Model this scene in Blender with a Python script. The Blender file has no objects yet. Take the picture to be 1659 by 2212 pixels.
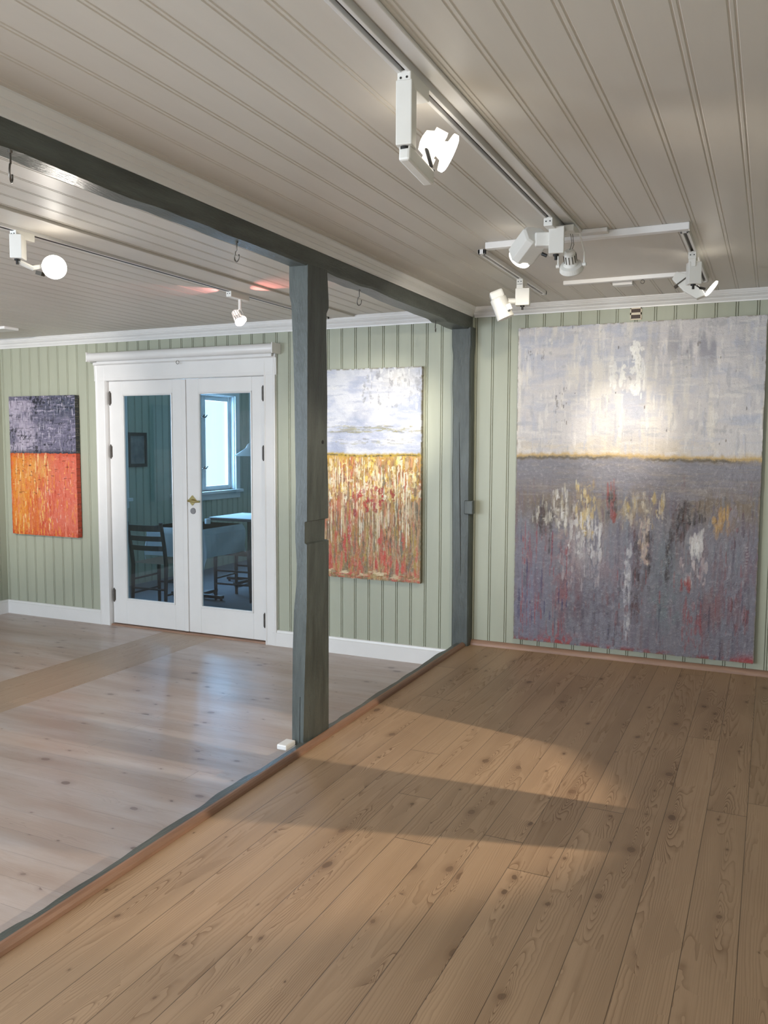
import bpy, bmesh, math, random
import numpy as np
from mathutils import Vector, Matrix, Quaternion
random.seed(4)
C = bpy.context.scene.collection
SC = bpy.context.scene

# ---------------------------------------------------------------- camera, world, exposure, window light
CAMZ = 1.38
cd = bpy.data.cameras.new('camera'); cam = bpy.data.objects.new('camera', cd); C.objects.link(cam)
yaw, pit, rol = math.radians(-24.9), math.radians(-4.72), math.radians(0.23)
fw = Vector((math.sin(yaw)*math.cos(pit), math.cos(yaw)*math.cos(pit), math.sin(pit)))
rt0 = Vector((math.cos(yaw), -math.sin(yaw), 0)); up0 = rt0.cross(fw)
rt = rt0*math.cos(rol) + up0*math.sin(rol); up = rt.cross(fw)
cam.matrix_world = Matrix(((rt.x, up.x, -fw.x, 0), (rt.y, up.y, -fw.y, 0), (rt.z, up.z, -fw.z, CAMZ), (0, 0, 0, 1)))
cd.sensor_fit = 'VERTICAL'; cd.sensor_height = 24; cd.sensor_width = 18; cd.lens = 24*1800/2212
cd.clip_start = 0.02
SC.camera = cam

w = bpy.data.worlds.new('world'); SC.world = w; w.use_nodes = True
bg = w.node_tree.nodes['Background']; bg.inputs[0].default_value = (0.80, 0.90, 1.0, 1); bg.inputs[1].default_value = 4.0
SC.view_settings.view_transform = 'Standard'
SC.view_settings.look = 'None'
SC.view_settings.gamma = 1
SC.view_settings.use_curve_mapping = False
SC.view_settings.exposure = 0.08

def area(name, loc, target, sx, sy, power, col):
    l = bpy.data.lights.new(name, 'AREA'); l.shape = 'RECTANGLE'; l.size = sx; l.size_y = sy; l.energy = power; l.color = col
    o = bpy.data.objects.new(name, l); C.objects.link(o); o.location = loc
    o.rotation_euler = (Vector(target)-Vector(loc)).to_track_quat('-Z', 'Y').to_euler()
    return o
DAY = (0.78, 0.88, 1.0)
area('daylight', (-5.1, -1.40, 1.15), (-5.1, 5.4, 1.0), 1.1, 1.3, 100, DAY)
area('daylight', (-3.2, -1.40, 1.15), (-3.2, 5.4, 1.0), 1.1, 1.3, 75, DAY)
area('daylight', (-6.24, -0.4, 1.25), (0, -0.4, 1.25), 1.1, 1.3, 28, DAY)
area('daylight', (-0.4, -1.40, 1.25), (-0.8, 5.4, 1.0), 1.1, 1.3, 29, (1.0, 0.96, 0.91))
area('daylight', (-6.50, 8.31, 1.375), (-3, 8.31, 1.375), 1.15, 1.15, 170, (0.55, 0.79, 1.0))
area('daylight', (-6.50, 6.36, 1.375), (-3, 6.36, 1.375), 1.05, 1.15, 80, (0.55, 0.79, 1.0))

# ---------------------------------------------------------------- helpers
def s2l(c):
    c = np.asarray(c, float)/255.0
    return np.where(c <= 0.04045, c/12.92, ((c+0.055)/1.055)**2.4)
def col(r, g, b): 
    v = s2l((r, g, b)); return (float(v[0]), float(v[1]), float(v[2]), 1.0)

class NT:
    def __init__(s, name):
        s.m = bpy.data.materials.new(name); s.m.use_nodes = True; s.t = s.m.node_tree
        s.b = s.t.nodes['Principled BSDF']
    def n(s, typ, **kw):
        nd = s.t.nodes.new(typ)
        for k, v in kw.items(): setattr(nd, k, v)
        return nd
    def l(s, a, b): s.t.links.new(a, b)
    def math(s, op, a, b=None, c=None):
        nd = s.n('ShaderNodeMath', operation=op)
        for i, v in enumerate((a, b, c)):
            if v is None: continue
            if isinstance(v, (int, float)): nd.inputs[i].default_value = v
            else: s.l(v, nd.inputs[i])
        return nd.outputs[0]
    def mix(s, f, a, b, mode='MIX'):
        nd = s.n('ShaderNodeMix', data_type='RGBA', blend_type=mode)
        for i, v in ((0, f), (6, a), (7, b)):
            if isinstance(v, (int, float)): nd.inputs[i].default_value = v
            elif isinstance(v, tuple): nd.inputs[i].default_value = v
            else: s.l(v, nd.inputs[i])
        return nd.outputs[2]
    def comb(s, x, y, z):
        nd = s.n('ShaderNodeCombineXYZ')
        for i, v in enumerate((x, y, z)):
            if isinstance(v, (int, float)): nd.inputs[i].default_value = v
            else: s.l(v, nd.inputs[i])
        return nd.outputs[0]
    def noise(s, vec, scale, detail=3, rough=0.55):
        nd = s.n('ShaderNodeTexNoise'); nd.inputs['Scale'].default_value = scale; nd.inputs['Detail'].default_value = detail
        nd.inputs['Roughness'].default_value = rough
        if vec is not None: s.l(vec, nd.inputs['Vector'])
        return nd.outputs['Fac']
    def ramp(s, f, stops):
        nd = s.n('ShaderNodeValToRGB'); cr = nd.color_ramp
        while len(cr.elements) < len(stops): cr.elements.new(0.5)
        for e, (p, c) in zip(cr.elements, stops): e.position = p; e.color = c if len(c) == 4 else (*c, 1)
        s.l(f, nd.inputs[0]); return nd.outputs[0]
    def mapr(s, f, a, b, c=0.0, d=1.0):
        nd = s.n('ShaderNodeMapRange'); nd.clamp = True
        s.l(f, nd.inputs[0])
        for i, v in zip((1, 2, 3, 4), (a, b, c, d)): nd.inputs[i].default_value = v
        return nd.outputs[0]
    def bump(s, h, strength=0.3, dist=0.01):
        nd = s.n('ShaderNodeBump'); nd.inputs['Strength'].default_value = strength; nd.inputs['Distance'].default_value = dist
        s.l(h, nd.inputs['Height']); s.l(nd.outputs[0], s.b.inputs['Normal'])
    def pos(s):
        g = s.n('ShaderNodeTexCoord'); return g.outputs['Object']
    def xyz(s, v):
        nd = s.n('ShaderNodeSeparateXYZ'); s.l(v, nd.inputs[0]); return nd.outputs

def paint(name, c, rough=0.45, var=0.06, bump=0.05, scale=9.0, stretch=(1, 1, 1), metal=0.0):
    m = NT(name); p = m.pos()
    mp = m.n('ShaderNodeMapping'); mp.inputs['Scale'].default_value = stretch; m.l(p, mp.inputs[0])
    f = m.noise(mp.outputs[0], scale, 5)
    a = tuple(min(1, x*(1+var)) for x in c[:3])+(1,); b = tuple(x*(1-var*1.6) for x in c[:3])+(1,)
    m.l(m.mix(m.mapr(f, 0.3, 0.7), b, a), m.b.inputs['Base Color'])
    m.b.inputs['Roughness'].default_value = rough; m.b.inputs['Metallic'].default_value = metal
    f2 = m.noise(mp.outputs[0], scale*7, 3)
    m.bump(f2, bump, 0.01)
    return m.m

def emit(name, c, s):
    m = NT(name); m.b.inputs['Base Color'].default_value = c; m.b.inputs['Emission Color'].default_value = c
    m.b.inputs['Emission Strength'].default_value = s; return m.m

def glass(name, tint=(0.72, 0.80, 0.86, 1)):
    m = NT(name); t = m.t; t.nodes.remove(m.b)
    out = t.nodes['Material Output']
    tr = m.n('ShaderNodeBsdfTransparent'); tr.inputs[0].default_value = tint
    gl = m.n('ShaderNodeBsdfGlossy'); gl.inputs['Roughness'].default_value = 0.015; gl.inputs[0].default_value = (1, 1, 1, 1)
    fr = m.n('ShaderNodeFresnel'); ge = m.n('ShaderNodeNewGeometry'); m.l(m.mapr(ge.outputs['Backfacing'], 0, 1, 1.5, 1/1.5), fr.inputs[0])
    mx = m.n('ShaderNodeMixShader'); m.l(fr.outputs[0], mx.inputs[0]); m.l(tr.outputs[0], mx.inputs[1]); m.l(gl.outputs[0], mx.inputs[2])
    m.l(mx.outputs[0], out.inputs[0]); return m.m

def plank_mat(name, along, width, phase, length, base, dark, knotc, tone=0.16, seam=0.5, grain=1.0, rough=0.5, wash=None, knot_size=1.0, ky=1.9):
    """pine boards: along = 'X' or 'Y' is the direction the boards run."""
    m = NT(name); x, y, z = m.xyz(m.pos())
    a, c = (y, x) if along == 'Y' else (x, y)        # a along, c across
    cw = m.math('DIVIDE', m.math('SUBTRACT', c, phase), width)
    idx = m.math('FLOOR', cw); fr = m.math('FRACT', cw)
    wn = m.n('ShaderNodeTexWhiteNoise', noise_dimensions='1D'); m.l(idx, wn.inputs['W'])
    off = wn.outputs['Value']
    al = m.math('ADD', m.math('DIVIDE', a, length), m.math('MULTIPLY', off, 7.3))
    j = m.math('FLOOR', al); jf = m.math('FRACT', al)
    wn2 = m.n('ShaderNodeTexWhiteNoise', noise_dimensions='2D'); m.l(m.comb(idx, j, 0), wn2.inputs['Vector'])
    tonev = wn2.outputs['Value']
    sh = m.math('MULTIPLY', tonev, 31.0)
    # distorted local coordinates (metres), shifted per board
    lc = m.math('ADD', c, m.math('MULTIPLY', sh, 1.7)); la = m.math('ADD', a, sh)
    # knots
    vo = m.n('ShaderNodeTexVoronoi', feature='F1'); vo.inputs['Scale'].default_value = 1.0; vo.inputs['Randomness'].default_value = 0.95
    warp = m.math('MULTIPLY', m.math('SUBTRACT', m.noise(m.comb(m.math('MULTIPLY', lc, 12.0), m.math('MULTIPLY', la, 9.0), 0), 1.0, 2), 0.5), 0.09)
    m.l(m.comb(m.math('ADD', m.math('MULTIPLY', lc, 1/(0.19)), warp), m.math('ADD', m.math('MULTIPLY', la, ky*1.05), warp), 0), vo.inputs['Vector'])
    wn3 = m.n('ShaderNodeTexWhiteNoise', noise_dimensions='3D'); m.l(vo.outputs['Position'], wn3.inputs['Vector'])
    pc = m.xyz(vo.outputs['Position'])
    dc = m.math('DIVIDE', m.math('SUBTRACT', m.math('ADD', m.math('MULTIPLY', lc, 1/0.19), warp), pc[0]), 1/0.19)
    da = m.math('DIVIDE', m.math('SUBTRACT', m.math('ADD', m.math('MULTIPLY', la, ky*1.05), warp), pc[1]), ky*1.05)
    r = m.math('SQRT', m.math('ADD', m.math('POWER', dc, 2.0), m.math('POWER', m.math('MULTIPLY', da, 0.62), 2.0)))
    rk = m.math('MULTIPLY', m.math('MULTIPLY_ADD', m.math('POWER', wn3.outputs['Value'], 2.0), 0.0135, 0.003), knot_size)
    knot = m.math('SUBTRACT', 1.0, m.math('SMOOTH_MIN', 1.0, m.math('POWER', m.math('DIVIDE', r, rk), 3.0), 0.2))
    knot = m.mapr(knot, 0.0, 0.5)
    # growth-ring field: strongly stretched noise + bulge round each knot
    rn = m.noise(m.comb(m.math('MULTIPLY', lc, 7.0), m.math('MULTIPLY', la, 0.24), sh), 1.0, 2, 0.4)
    ell = m.math('SQRT', m.math('ADD', m.math('POWER', dc, 2.0), m.math('POWER', m.math('MULTIPLY', da, 0.085), 2.0)))
    bul = m.math('EXPONENT', m.math('MULTIPLY', ell, -32.0))
    bul = m.math('MULTIPLY', bul, m.math('MULTIPLY_ADD', wn3.outputs['Value'], 0.9, 0.1))
    field = m.math('ADD', m.math('MULTIPLY', rn, 38.0), m.math('MULTIPLY', bul, 17.0))
    field = m.math('ADD', field, m.math('MULTIPLY', lc, 120.0))
    ring = m.math('FRACT', field)
    ringd = m.math('POWER', ring, 3.5)
    fine = m.noise(m.comb(m.math('MULTIPLY', lc, 420.0), m.math('MULTIPLY', la, 6.0), 0), 1.0, 2)
    blot = m.noise(m.comb(m.math('MULTIPLY', lc, 4.0), m.math('MULTIPLY', la, 1.6), 0), 1.0, 4)
    heart = m.mapr(m.noise(m.comb(m.math('MULTIPLY', lc, 9.0), m.math('MULTIPLY', la, 0.7), 3.3), 1.0, 3), 0.35, 0.7)
    b2 = tuple(x*(1-tone) for x in base[:3])+(1,); b3 = tuple(min(1, x*(1+tone*0.7)) for x in base[:3])+(1,)
    cc = m.mix(tonev, b2, b3)
    cc = m.mix(m.math('MULTIPLY', heart, 0.35*grain), cc, tuple((base[i]+dark[i])/2 for i in range(3))+(1,))
    gf = m.math('MULTIPLY', m.math('MULTIPLY', ringd, m.math('MULTIPLY_ADD', bul, 1.7, 0.36)), 0.80*grain)
    gf = m.math('MULTIPLY', gf, m.mapr(heart, 0.0, 1.0, 0.5, 1.4))
    cc = m.mix(m.math('MINIMUM', gf, 0.85), cc, dark)
    cc = m.mix(m.math('MULTIPLY', m.mapr(fine, 0.45, 0.75), 0.16), cc, dark)
    cc = m.mix(m.math('MULTIPLY', m.mapr(blot, 0.5, 0.75), 0.15), cc, dark)
    if wash:
        wz = m.noise(m.comb(m.math('MULTIPLY', a, 0.9), m.math('MULTIPLY', c, 5.0), 9), 1.0, 5, 0.6)
        cc = m.mix(m.mapr(wz, 0.42, 0.66, 0.0, 0.55), cc, wash)
    halo = m.mapr(m.math('DIVIDE', r, rk), 1.0, 2.6, 0.35, 0.0)
    cc = m.mix(halo, cc, dark)
    cc = m.mix(m.math('MULTIPLY', knot, m.math('MULTIPLY_ADD', wn2.outputs['Value'], 0.35, 0.45)), cc, knotc)
    # seams
    e = m.math('MINIMUM', fr, m.math('SUBTRACT', 1.0, fr))
    sv = m.mapr(e, 0.003, 0.012, 1.0, 0.0)
    e2 = m.math('MINIMUM', jf, m.math('SUBTRACT', 1.0, jf))
    sv2 = m.mapr(e2, 0.0002, 0.0007, 1.0, 0.0)
    sm = m.math('MAXIMUM', sv, sv2)
    cc = m.mix(m.math('MULTIPLY', sm, seam), cc, tuple(x*0.28 for x in dark[:3])+(1,))
    m.l(cc, m.b.inputs['Base Color'])
    m.l(m.mapr(ringd, 0, 1, rough-0.04, rough+0.08), m.b.inputs['Roughness'])
    h = m.math('SUBTRACT', m.math('MULTIPLY', ringd, -0.12), m.math('MULTIPLY', sm, 1.0))
    m.bump(m.math('ADD', h, m.math('MULTIPLY', fine, 0.12)), 0.25, 0.002)
    return m.m

M = {}
M['green'] = paint('green_wall_paint', col(170, 173, 155), 0.42, 0.04, 0.03, 3.0, (3, 3, 0.5))
M['ceil'] = paint('white_ceiling_paint', col(212, 206, 196), 0.46, 0.03, 0.03, 2.5, (3, 0.5, 1))
M['white'] = paint('white_gloss_paint', col(228, 226, 224), 0.32, 0.02, 0.02, 4.0)
M['spotwhite'] = paint('white_powder_coat', col(228, 226, 220), 0.4, 0.01, 0.01, 20.0)
M['timber'] = paint('grey_green_timber_paint', col(78, 84, 81), 0.38, 0.22, 0.32, 5.0, (5, 5, 0.8))
M['beam'] = paint('grey_green_beam_paint', col(84, 89, 84), 0.40, 0.22, 0.32, 5.0, (5, 0.8, 5))
M['trim'] = paint('brown_oiled_moulding', col(148, 112, 90), 0.42, 0.14, 0.10, 4.0, (10, 0.8, 10))
M['trimx'] = paint('brown_oiled_moulding_wall', col(158, 124, 104), 0.42, 0.14, 0.10, 4.0, (0.8, 10, 10))
M['floor_hi'] = plank_mat('pine_floor_boards', 'Y', 0.1397, -0.7315, 3.4, col(180, 149, 118), col(116, 86, 60), col(98, 72, 52), tone=0.10, seam=0.8, grain=1.25, rough=0.48)
M['floor_lo'] = plank_mat('whitewashed_pine_boards', 'X', 0.135, 0.02, 3.9, col(182, 162, 150), col(140, 118, 108), col(116, 98, 92), tone=0.10, seam=0.30, grain=0.45, rough=0.36, wash=col(208, 200, 198), ky=2.2, knot_size=1.15)
M['floor_band'] = plank_mat('oiled_pine_band', 'Y', 0.13, -4.505, 3.0, col(178, 155, 134), col(140, 112, 92), col(120, 94, 78), tone=0.07, seam=0.3, grain=0.7, rough=0.42, knot_size=0.4)
M['black'] = paint('black_plastic', col(26, 24, 23), 0.5, 0.1, 0.02)
M['slot'] = paint('dark_track_slot', col(74, 68, 58), 0.55, 0.1, 0.02)
M['steel'] = paint('dark_steel', col(120, 116, 110), 0.32, 0.08, 0.03, 30, metal=0.9)
M['hinge'] = paint('aged_hinge_metal', col(84, 78, 72), 0.45, 0.2, 0.05, 60, metal=0.0)
M['brass'] = paint('brushed_brass', col(196, 182, 130), 0.28, 0.06, 0.03, 30, metal=0.9)
M['nickel'] = paint('satin_nickel', col(150, 148, 150), 0.35, 0.04, 0.03, 30, metal=0.8)
M['glass'] = glass('clear_pane')
M['cloth'] = paint('white_tablecloth', col(226, 228, 230), 0.8, 0.02, 0.10, 40)
M['darkwood'] = paint('black_stained_wood', col(42, 36, 34), 0.4, 0.2, 0.06, 8)
M['rush'] = paint('woven_rush_seat', col(140, 108, 78), 0.7, 0.2, 0.4, 60)
M['carpet'] = paint('grey_carpet', col(128, 126, 130), 0.9, 0.08, 0.3, 60)
M['print'] = paint('dim_print', col(120, 120, 118), 0.6, 0.3, 0.02, 12)
M['beige'] = paint('beige_plastic', col(214, 200, 176), 0.45, 0.03, 0.02)
M['darkbrown'] = paint('brown_recess', col(60, 36, 24), 0.5, 0.1, 0.02)
M['lamp'] = emit('lamp_glow', (1.0, 0.95, 0.86, 1), 7)
M['lampcool'] = emit('lamp_glow_white', (1.0, 0.97, 0.94, 1), 9)
M['lampdim'] = emit('lamp_glow_soft', (1.0, 0.93, 0.80, 1), 1.2)
M['lamppink'] = emit('lamp_glow_rosy', (1.0, 0.86, 0.84, 1), 7)

def wloc(o):
    v = Vector((0, 0, 0))
    while o is not None: v += o.location; o = o.parent
    return v
def tag(o, label=None, cat=None, group=None, kind=None):
    if label: o['label'] = label
    if cat: o['category'] = cat
    if group: o['group'] = group
    if kind: o['kind'] = kind
    return o
def thing(name, loc, label=None, cat=None, group=None, kind=None):
    o = bpy.data.objects.new(name, None); C.objects.link(o); o.location = loc; o.empty_display_size = 0.05
    return tag(o, label, cat, group, kind)
def obj(name, bm, mat, parent=None, smooth=False, bevel=0.0, seg=2):
    """bmesh in world coordinates -> ONE object"""
    bmesh.ops.recalc_face_normals(bm, faces=bm.faces)
    off = wloc(parent) if parent else Vector((0, 0, 0))
    if parent: bmesh.ops.translate(bm, verts=bm.verts, vec=-off)
    me = bpy.data.meshes.new(name); bm.to_mesh(me); bm.free()
    for m in (mat if isinstance(mat, (list, tuple)) else [mat]): me.materials.append(m)
    if smooth:
        for p in me.polygons: p.use_smooth = True
    o = bpy.data.objects.new(name, me); C.objects.link(o)
    if parent: o.parent = parent
    if bevel:
        b = o.modifiers.new('bevel', 'BEVEL'); b.width = bevel; b.segments = seg; b.limit_method = 'ANGLE'; b.angle_limit = math.radians(35)
    if smooth:
        try:
            o.modifiers.new('wn', 'WEIGHTED_NORMAL')
        except Exception: pass
    return o
def box(bm, x0, x1, y0, y1, z0, z1):
    vs = [bm.verts.new((x, y, z)) for z in (z0, z1) for y in (y0, y1) for x in (x0, x1)]
    for f in ((0, 2, 3, 1), (4, 5, 7, 6), (0, 1, 5, 4), (2, 6, 7, 3), (0, 4, 6, 2), (1, 3, 7, 5)): bm.faces.new([vs[i] for i in f])
    return vs
def B(*boxes):
    bm = bmesh.new()
    for b in boxes: box(bm, *b)
    return bm
def obox(bm, c, size, q):
    c = Vector(c); vs = []
    for z in (-.5, .5):
        for y in (-.5, .5):
            for x in (-.5, .5): vs.append(bm.verts.new(c + q @ Vector((x*size[0], y*size[1], z*size[2]))))
    for f in ((0, 2, 3, 1), (4, 5, 7, 6), (0, 1, 5, 4), (2, 6, 7, 3), (0, 4, 6, 2), (1, 3, 7, 5)): bm.faces.new([vs[i] for i in f])
def lathe(bm, c, d, prof, seg=28, cap0=True, cap1=True):
    """prof: (t along d, radius)"""
    c = Vector(c); q = Vector(d).normalized().to_track_quat('Z', 'Y'); rings = []
    for t, r in prof:
        rings.append([bm.verts.new(c + q @ Vector((r*math.cos(2*math.pi*i/seg), r*math.sin(2*math.pi*i/seg), t))) for i in range(seg)])
    for a, b in zip(rings, rings[1:]):
        for i in range(seg): bm.faces.new((a[i], a[(i+1) % seg], b[(i+1) % seg], b[i]))
    if cap0: bm.faces.new(rings[0][::-1])
    if cap1: bm.faces.new(rings[-1])
def cyl(bm, p0, p1, r0, r1=None, seg=20):
    p0 = Vector(p0); p1 = Vector(p1)
    lathe(bm, p0, p1-p0, [(0, r0), ((p1-p0).length, r0 if r1 is None else r1)], seg)
def tube(bm, pts, r, seg=8):
    pts = [Vector(p) for p in pts]; rings = []
    for i, p in enumerate(pts):
        d = (pts[min(i+1, len(pts)-1)]-pts[max(i-1, 0)]).normalized()
        q = d.to_track_quat('Z', 'Y')
        rr = r[i] if isinstance(r, (list, tuple)) else r
        rings.append([bm.verts.new(p + q @ Vector((rr*math.cos(2*math.pi*k/seg), rr*math.sin(2*math.pi*k/seg), 0))) for k in range(seg)])
    for a, b in zip(rings, rings[1:]):
        best = min(range(seg), key=lambda s: sum((a[k].co-b[(k+s) % seg].co).length for k in range(seg)))
        for k in range(seg): bm.faces.new((a[k], a[(k+1) % seg], b[(k+1+best) % seg], b[(k+best) % seg]))
    bm.faces.new(rings[0][::-1]); bm.faces.new(rings[-1])
def prism(bm, poly, origin, S, D, T, length):
    """profile poly of (s, d) in plane S, D swept along T"""
    o = Vector(origin); S, D, T = Vector(S), Vector(D), Vector(T)
    a = [bm.verts.new(o + S*s + D*d) for s, d in poly]; b = [bm.verts.new(o + S*s + D*d + T*length) for s, d in poly]
    n = len(poly)
    for i in range(n): bm.faces.new((a[i], a[(i+1) % n], b[(i+1) % n], b[i]))
    bm.faces.new(a[::-1]); bm.faces.new(b)
def board_profile(s0, s1, grooves, gap=0.013, gw=0.0052, gd=0.009):
    """surface line with a double V groove (bead between) at every groove position"""
    pts = [(s0, 0.0)]
    for g in sorted(grooves):
        for c in (g-gap/2, g+gap/2):
            if s0 + 0.01 < c < s1-0.01: pts += [(c-gw/2, 0.0), (c-gw/5, gd), (c+gw/5, gd), (c+gw/2, 0.0)]
    pts.append((s1, 0.0)); return pts
def boards(bm, s0, s1, grooves, origin, S, N, T, t0, t1, thick=0.02, **kw):
    """N points away from the room (into the wall)"""
    pr = board_profile(s0, s1, grooves, **kw)
    poly = pr + [(s1, thick), (s0, thick)]
    prism(bm, poly, Vector(origin)+Vector(T)*t0, S, N, T, t1-t0)

HC = 2.285        # ceiling
ZL = -0.18        # lower floor
YB = 5.40         # back wall
XL = -6.30

# ---------------------------------------------------------------- structure
gL = [-5.834+0.1106*k for k in range(-4, 36)]
gR = [-1.828+0.115*k for k in range(0, 24)]
bm = bmesh.new()
ax = (1, 0, 0); ny = (0, 1, 0); uz = (0, 0, 1)
boards(bm, XL, -5.14, gL, (0, YB, 0), ax, ny, uz, ZL, HC+0.02)
boards(bm, -3.47, -1.98, gL, (0, YB, 0), ax, ny, uz, ZL, HC+0.02)
boards(bm, -5.14, -3.47, gL, (0, YB, 0), ax, ny, uz, 2.0, HC+0.02)
boards(bm, -1.855, 0.62, gR, (0, YB, 0), ax, ny, uz, -0.1, HC+0.02)
box(bm, -1.98, -1.855, YB+0.005, YB+0.02, ZL, HC)
# core of the wall, and the other room's side of it
for x0, x1, z0, z1 in ((XL-0.1, -5.14, ZL-0.1, HC+0.1), (-3.47, 2.6, ZL-0.1, HC+0.1), (-5.14, -3.47, 1.96, HC+0.1)):
    box(bm, x0, x1, YB+0.021, YB+0.10, z0, z1)
tag(obj('wall_back', bm, M['green']), kind='structure')

# left wall with window opening (own room) and its continuation in the next room
WY0, WY1 = -1.0, 0.2
def wall_with_holes(bm, X, thick, y0, y1, z0, z1, holes, nx, grooves=True):
    """wall plane x=X, thickness goes to nx side"""
    ys = sorted(holes)
    cur = y0; segs = []
    for (a, b, c, d) in ys:
        segs.append((cur, a, z0, z1)); segs.append((a, b, z0, c)); segs.append((a, b, d, z1)); cur = b
    segs.append((cur, y1, z0, z1))
    gs = [0.04+0.1125*k for k in range(-20, 110)]
    for a, b, c, d in segs:
        boards(bm, a, b, gs, (X, 0, 0), (0, 1, 0), (nx, 0, 0), uz, c, d, thick=thick)
bm = bmesh.new()
wall_with_holes(bm, XL, 0.12, -1.5, YB+0.02, ZL-0.1, HC+0.02, [(WY0, WY1, 0.55, 1.95)], -1)
tag(obj('wall_left', bm, M['green']), kind='structure')
bm = bmesh.new()
W1 = (7.80, 8.98, 0.78, 1.97); W2 = (5.82, 6.90, 0.78, 1.97)
wall_with_holes(bm, XL, 0.12, YB+0.10, 11.0, ZL-0.1, HC+0.02, [W2, W1], -1)
tag(obj('wall_left.001', bm, M['green']), kind='structure')
tag(obj('wall_right.001', B((-3.0, -2.9, YB+0.10, 11.0, ZL-0.1, HC+0.02)), M['green']), kind='structure')
tag(obj('wall_back.001', B((XL-0.1, -2.9, 11.0, 11.1, ZL-0.1, HC+0.02)), M['green']), kind='structure')
# front wall behind the camera: solid piers round three windows
bm = bmesh.new(); z0, z1 = ZL-0.1, HC+0.02
xs = [(-5.65, -4.55), (-3.75, -2.65), (-0.95, 0.15)]; cur = XL-0.1
for a, b in xs:
    box(bm, cur, a, -1.62, -1.5, z0, z1); box(bm, a, b, -1.62, -1.5, z0, 0.50); box(bm, a, b, -1.62, -1.5, 1.9, z1); cur = b
box(bm, cur, 2.6, -1.62, -1.5, z0, z1)
tag(obj('wall_front', bm, M['green']), kind='structure')
# right hand side: unseen partition and pier added to stripe floor light, passage beyond
tag(obj('wall_right', B((0.60, 0.70, 3.457, YB, 0, HC), (0.60, 0.70, 3.10, 3.245, 0, HC), (0.60, 0.70, -1.5, 1.9, 0, HC), (2.5, 2.6, -1.5, YB, -0.1, HC+0.02)), M['green']), kind='structure')

# floors
tag(obj('floor', B((XL-0.1, -4.505, -1.6, YB+0.04, ZL-0.06, ZL), (-3.985, -1.86, -1.6, YB+0.04, ZL-0.06, ZL)), M['floor_lo']), kind='structure')
tag(obj('floor.001', B((-4.505, -3.985, -1.6, YB+0.04, ZL-0.06, ZL)), M['floor_band']), kind='structure')
tag(obj('floor.002', B((-1.865, 2.6, -1.6, YB+0.02, -0.06, 0.0)), M['floor_hi']), kind='structure')
tag(obj('floor.003', B((XL-0.1, -2.9, YB+0.04, 11.1, ZL-0.06, ZL)), M['carpet']), kind='structure')
# ceilings
gc = [-1.79+0.1168*k for k in range(0, 9)] + [-0.745, -0.64, -0.545, -0.437, -0.325, -0.218, -0.111, 0.0, 0.11, 0.22, 0.33, 0.44, 0.55]
bm = bmesh.new(); boards(bm, -1.9, 2.6, gc, (0, 0, HC), (1, 0, 0), uz, (0, 1, 0), -1.6, YB+0.02, gap=0.014, gw=0.007, gd=0.0024)
tag(obj('ceiling', bm, M['ceil']), kind='structure')
gl = [-2.165, -2.275, -2.39, -2.493, -2.598, -2.705] + [-3.042-0.1101*k for k in range(0, 30)]
bm = bmesh.new(); boards(bm, XL, -1.9, gl, (0, 0, HC), (1, 0, 0), uz, (0, 1, 0), -1.6, YB+0.02, gap=0.011, gw=0.005, gd=0.004)
tag(obj('ceiling.001', bm, M['ceil']), kind='structure')
tag(obj('ceiling.002', B((XL-0.1, -2.9, YB+0.10, 11.1, HC, HC+0.05)), M['ceil']), kind='structure')

# crown mouldings (profile: s down the wall, d out from it)
def crown_poly(h, d):
    return [(0, 0), (0, d), (0.006, d), (0.010, d*0.93), (h*0.30, d*0.82), (h*0.36, d*0.72), (h*0.42, d*0.74), (h*0.55, d*0.52), (h*0.60, d*0.42), (h*0.68, d*0.44), (h*0.84, d*0.26), (h*0.88, d*0.20), (h, d*0.18), (h, 0)]
bm = bmesh.new(); prism(bm, crown_poly(0.082, 0.048), (XL, YB, HC), (0, 0, -1), (0, -1, 0), (1, 0, 0), -1.945-XL)
tag(obj('trim_1', bm, M['white']), kind='structure')
bm = bmesh.new(); prism(bm, crown_poly(0.066, 0.048), (-1.84, YB, HC), (0, 0, -1), (0, -1, 0), (1, 0, 0), 0.60+1.84)
tag(obj('trim_2', bm, M['white']), kind='structure')
bm = bmesh.new(); prism(bm, crown_poly(0.062, 0.040), (-1.857, -1.5, HC), (0, 0, -1), (1, 0, 0), (0, 1, 0), YB+1.5)
tag(obj('trim_3', bm, M['white']), kind='structure')
bm = bmesh.new(); prism(bm, crown_poly(0.082, 0.048), (XL, -1.5, HC), (0, 0, -1), (1, 0, 0), (0, 1, 0), YB+1.5)
tag(obj('trim_4', bm, M['white']), kind='structure')
# baseboards
def base_poly(h, d): return [(0, 0), (0, d), (h-0.022, d), (h-0.016, d*0.75), (h-0.004, d*0.62), (h, d*0.4), (h, 0)]
for nm, x0, x1 in (('baseboard_back', XL, -5.165), ('baseboard_back.001', -3.44, -1.955)):
    bm = bmesh.new(); prism(bm, base_poly(0.122, 0.022), (x0, YB, ZL), uz, (0, -1, 0), (1, 0, 0), x1-x0)
    tag(obj(nm, bm, M['white']), kind='structure')
bm = bmesh.new(); prism(bm, base_poly(0.122, 0.022), (XL, -1.5, ZL), uz, (1, 0, 0), (0, 1, 0), YB+1.5)
tag(obj('baseboard_left', bm, M['white']), kind='structure')
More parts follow.
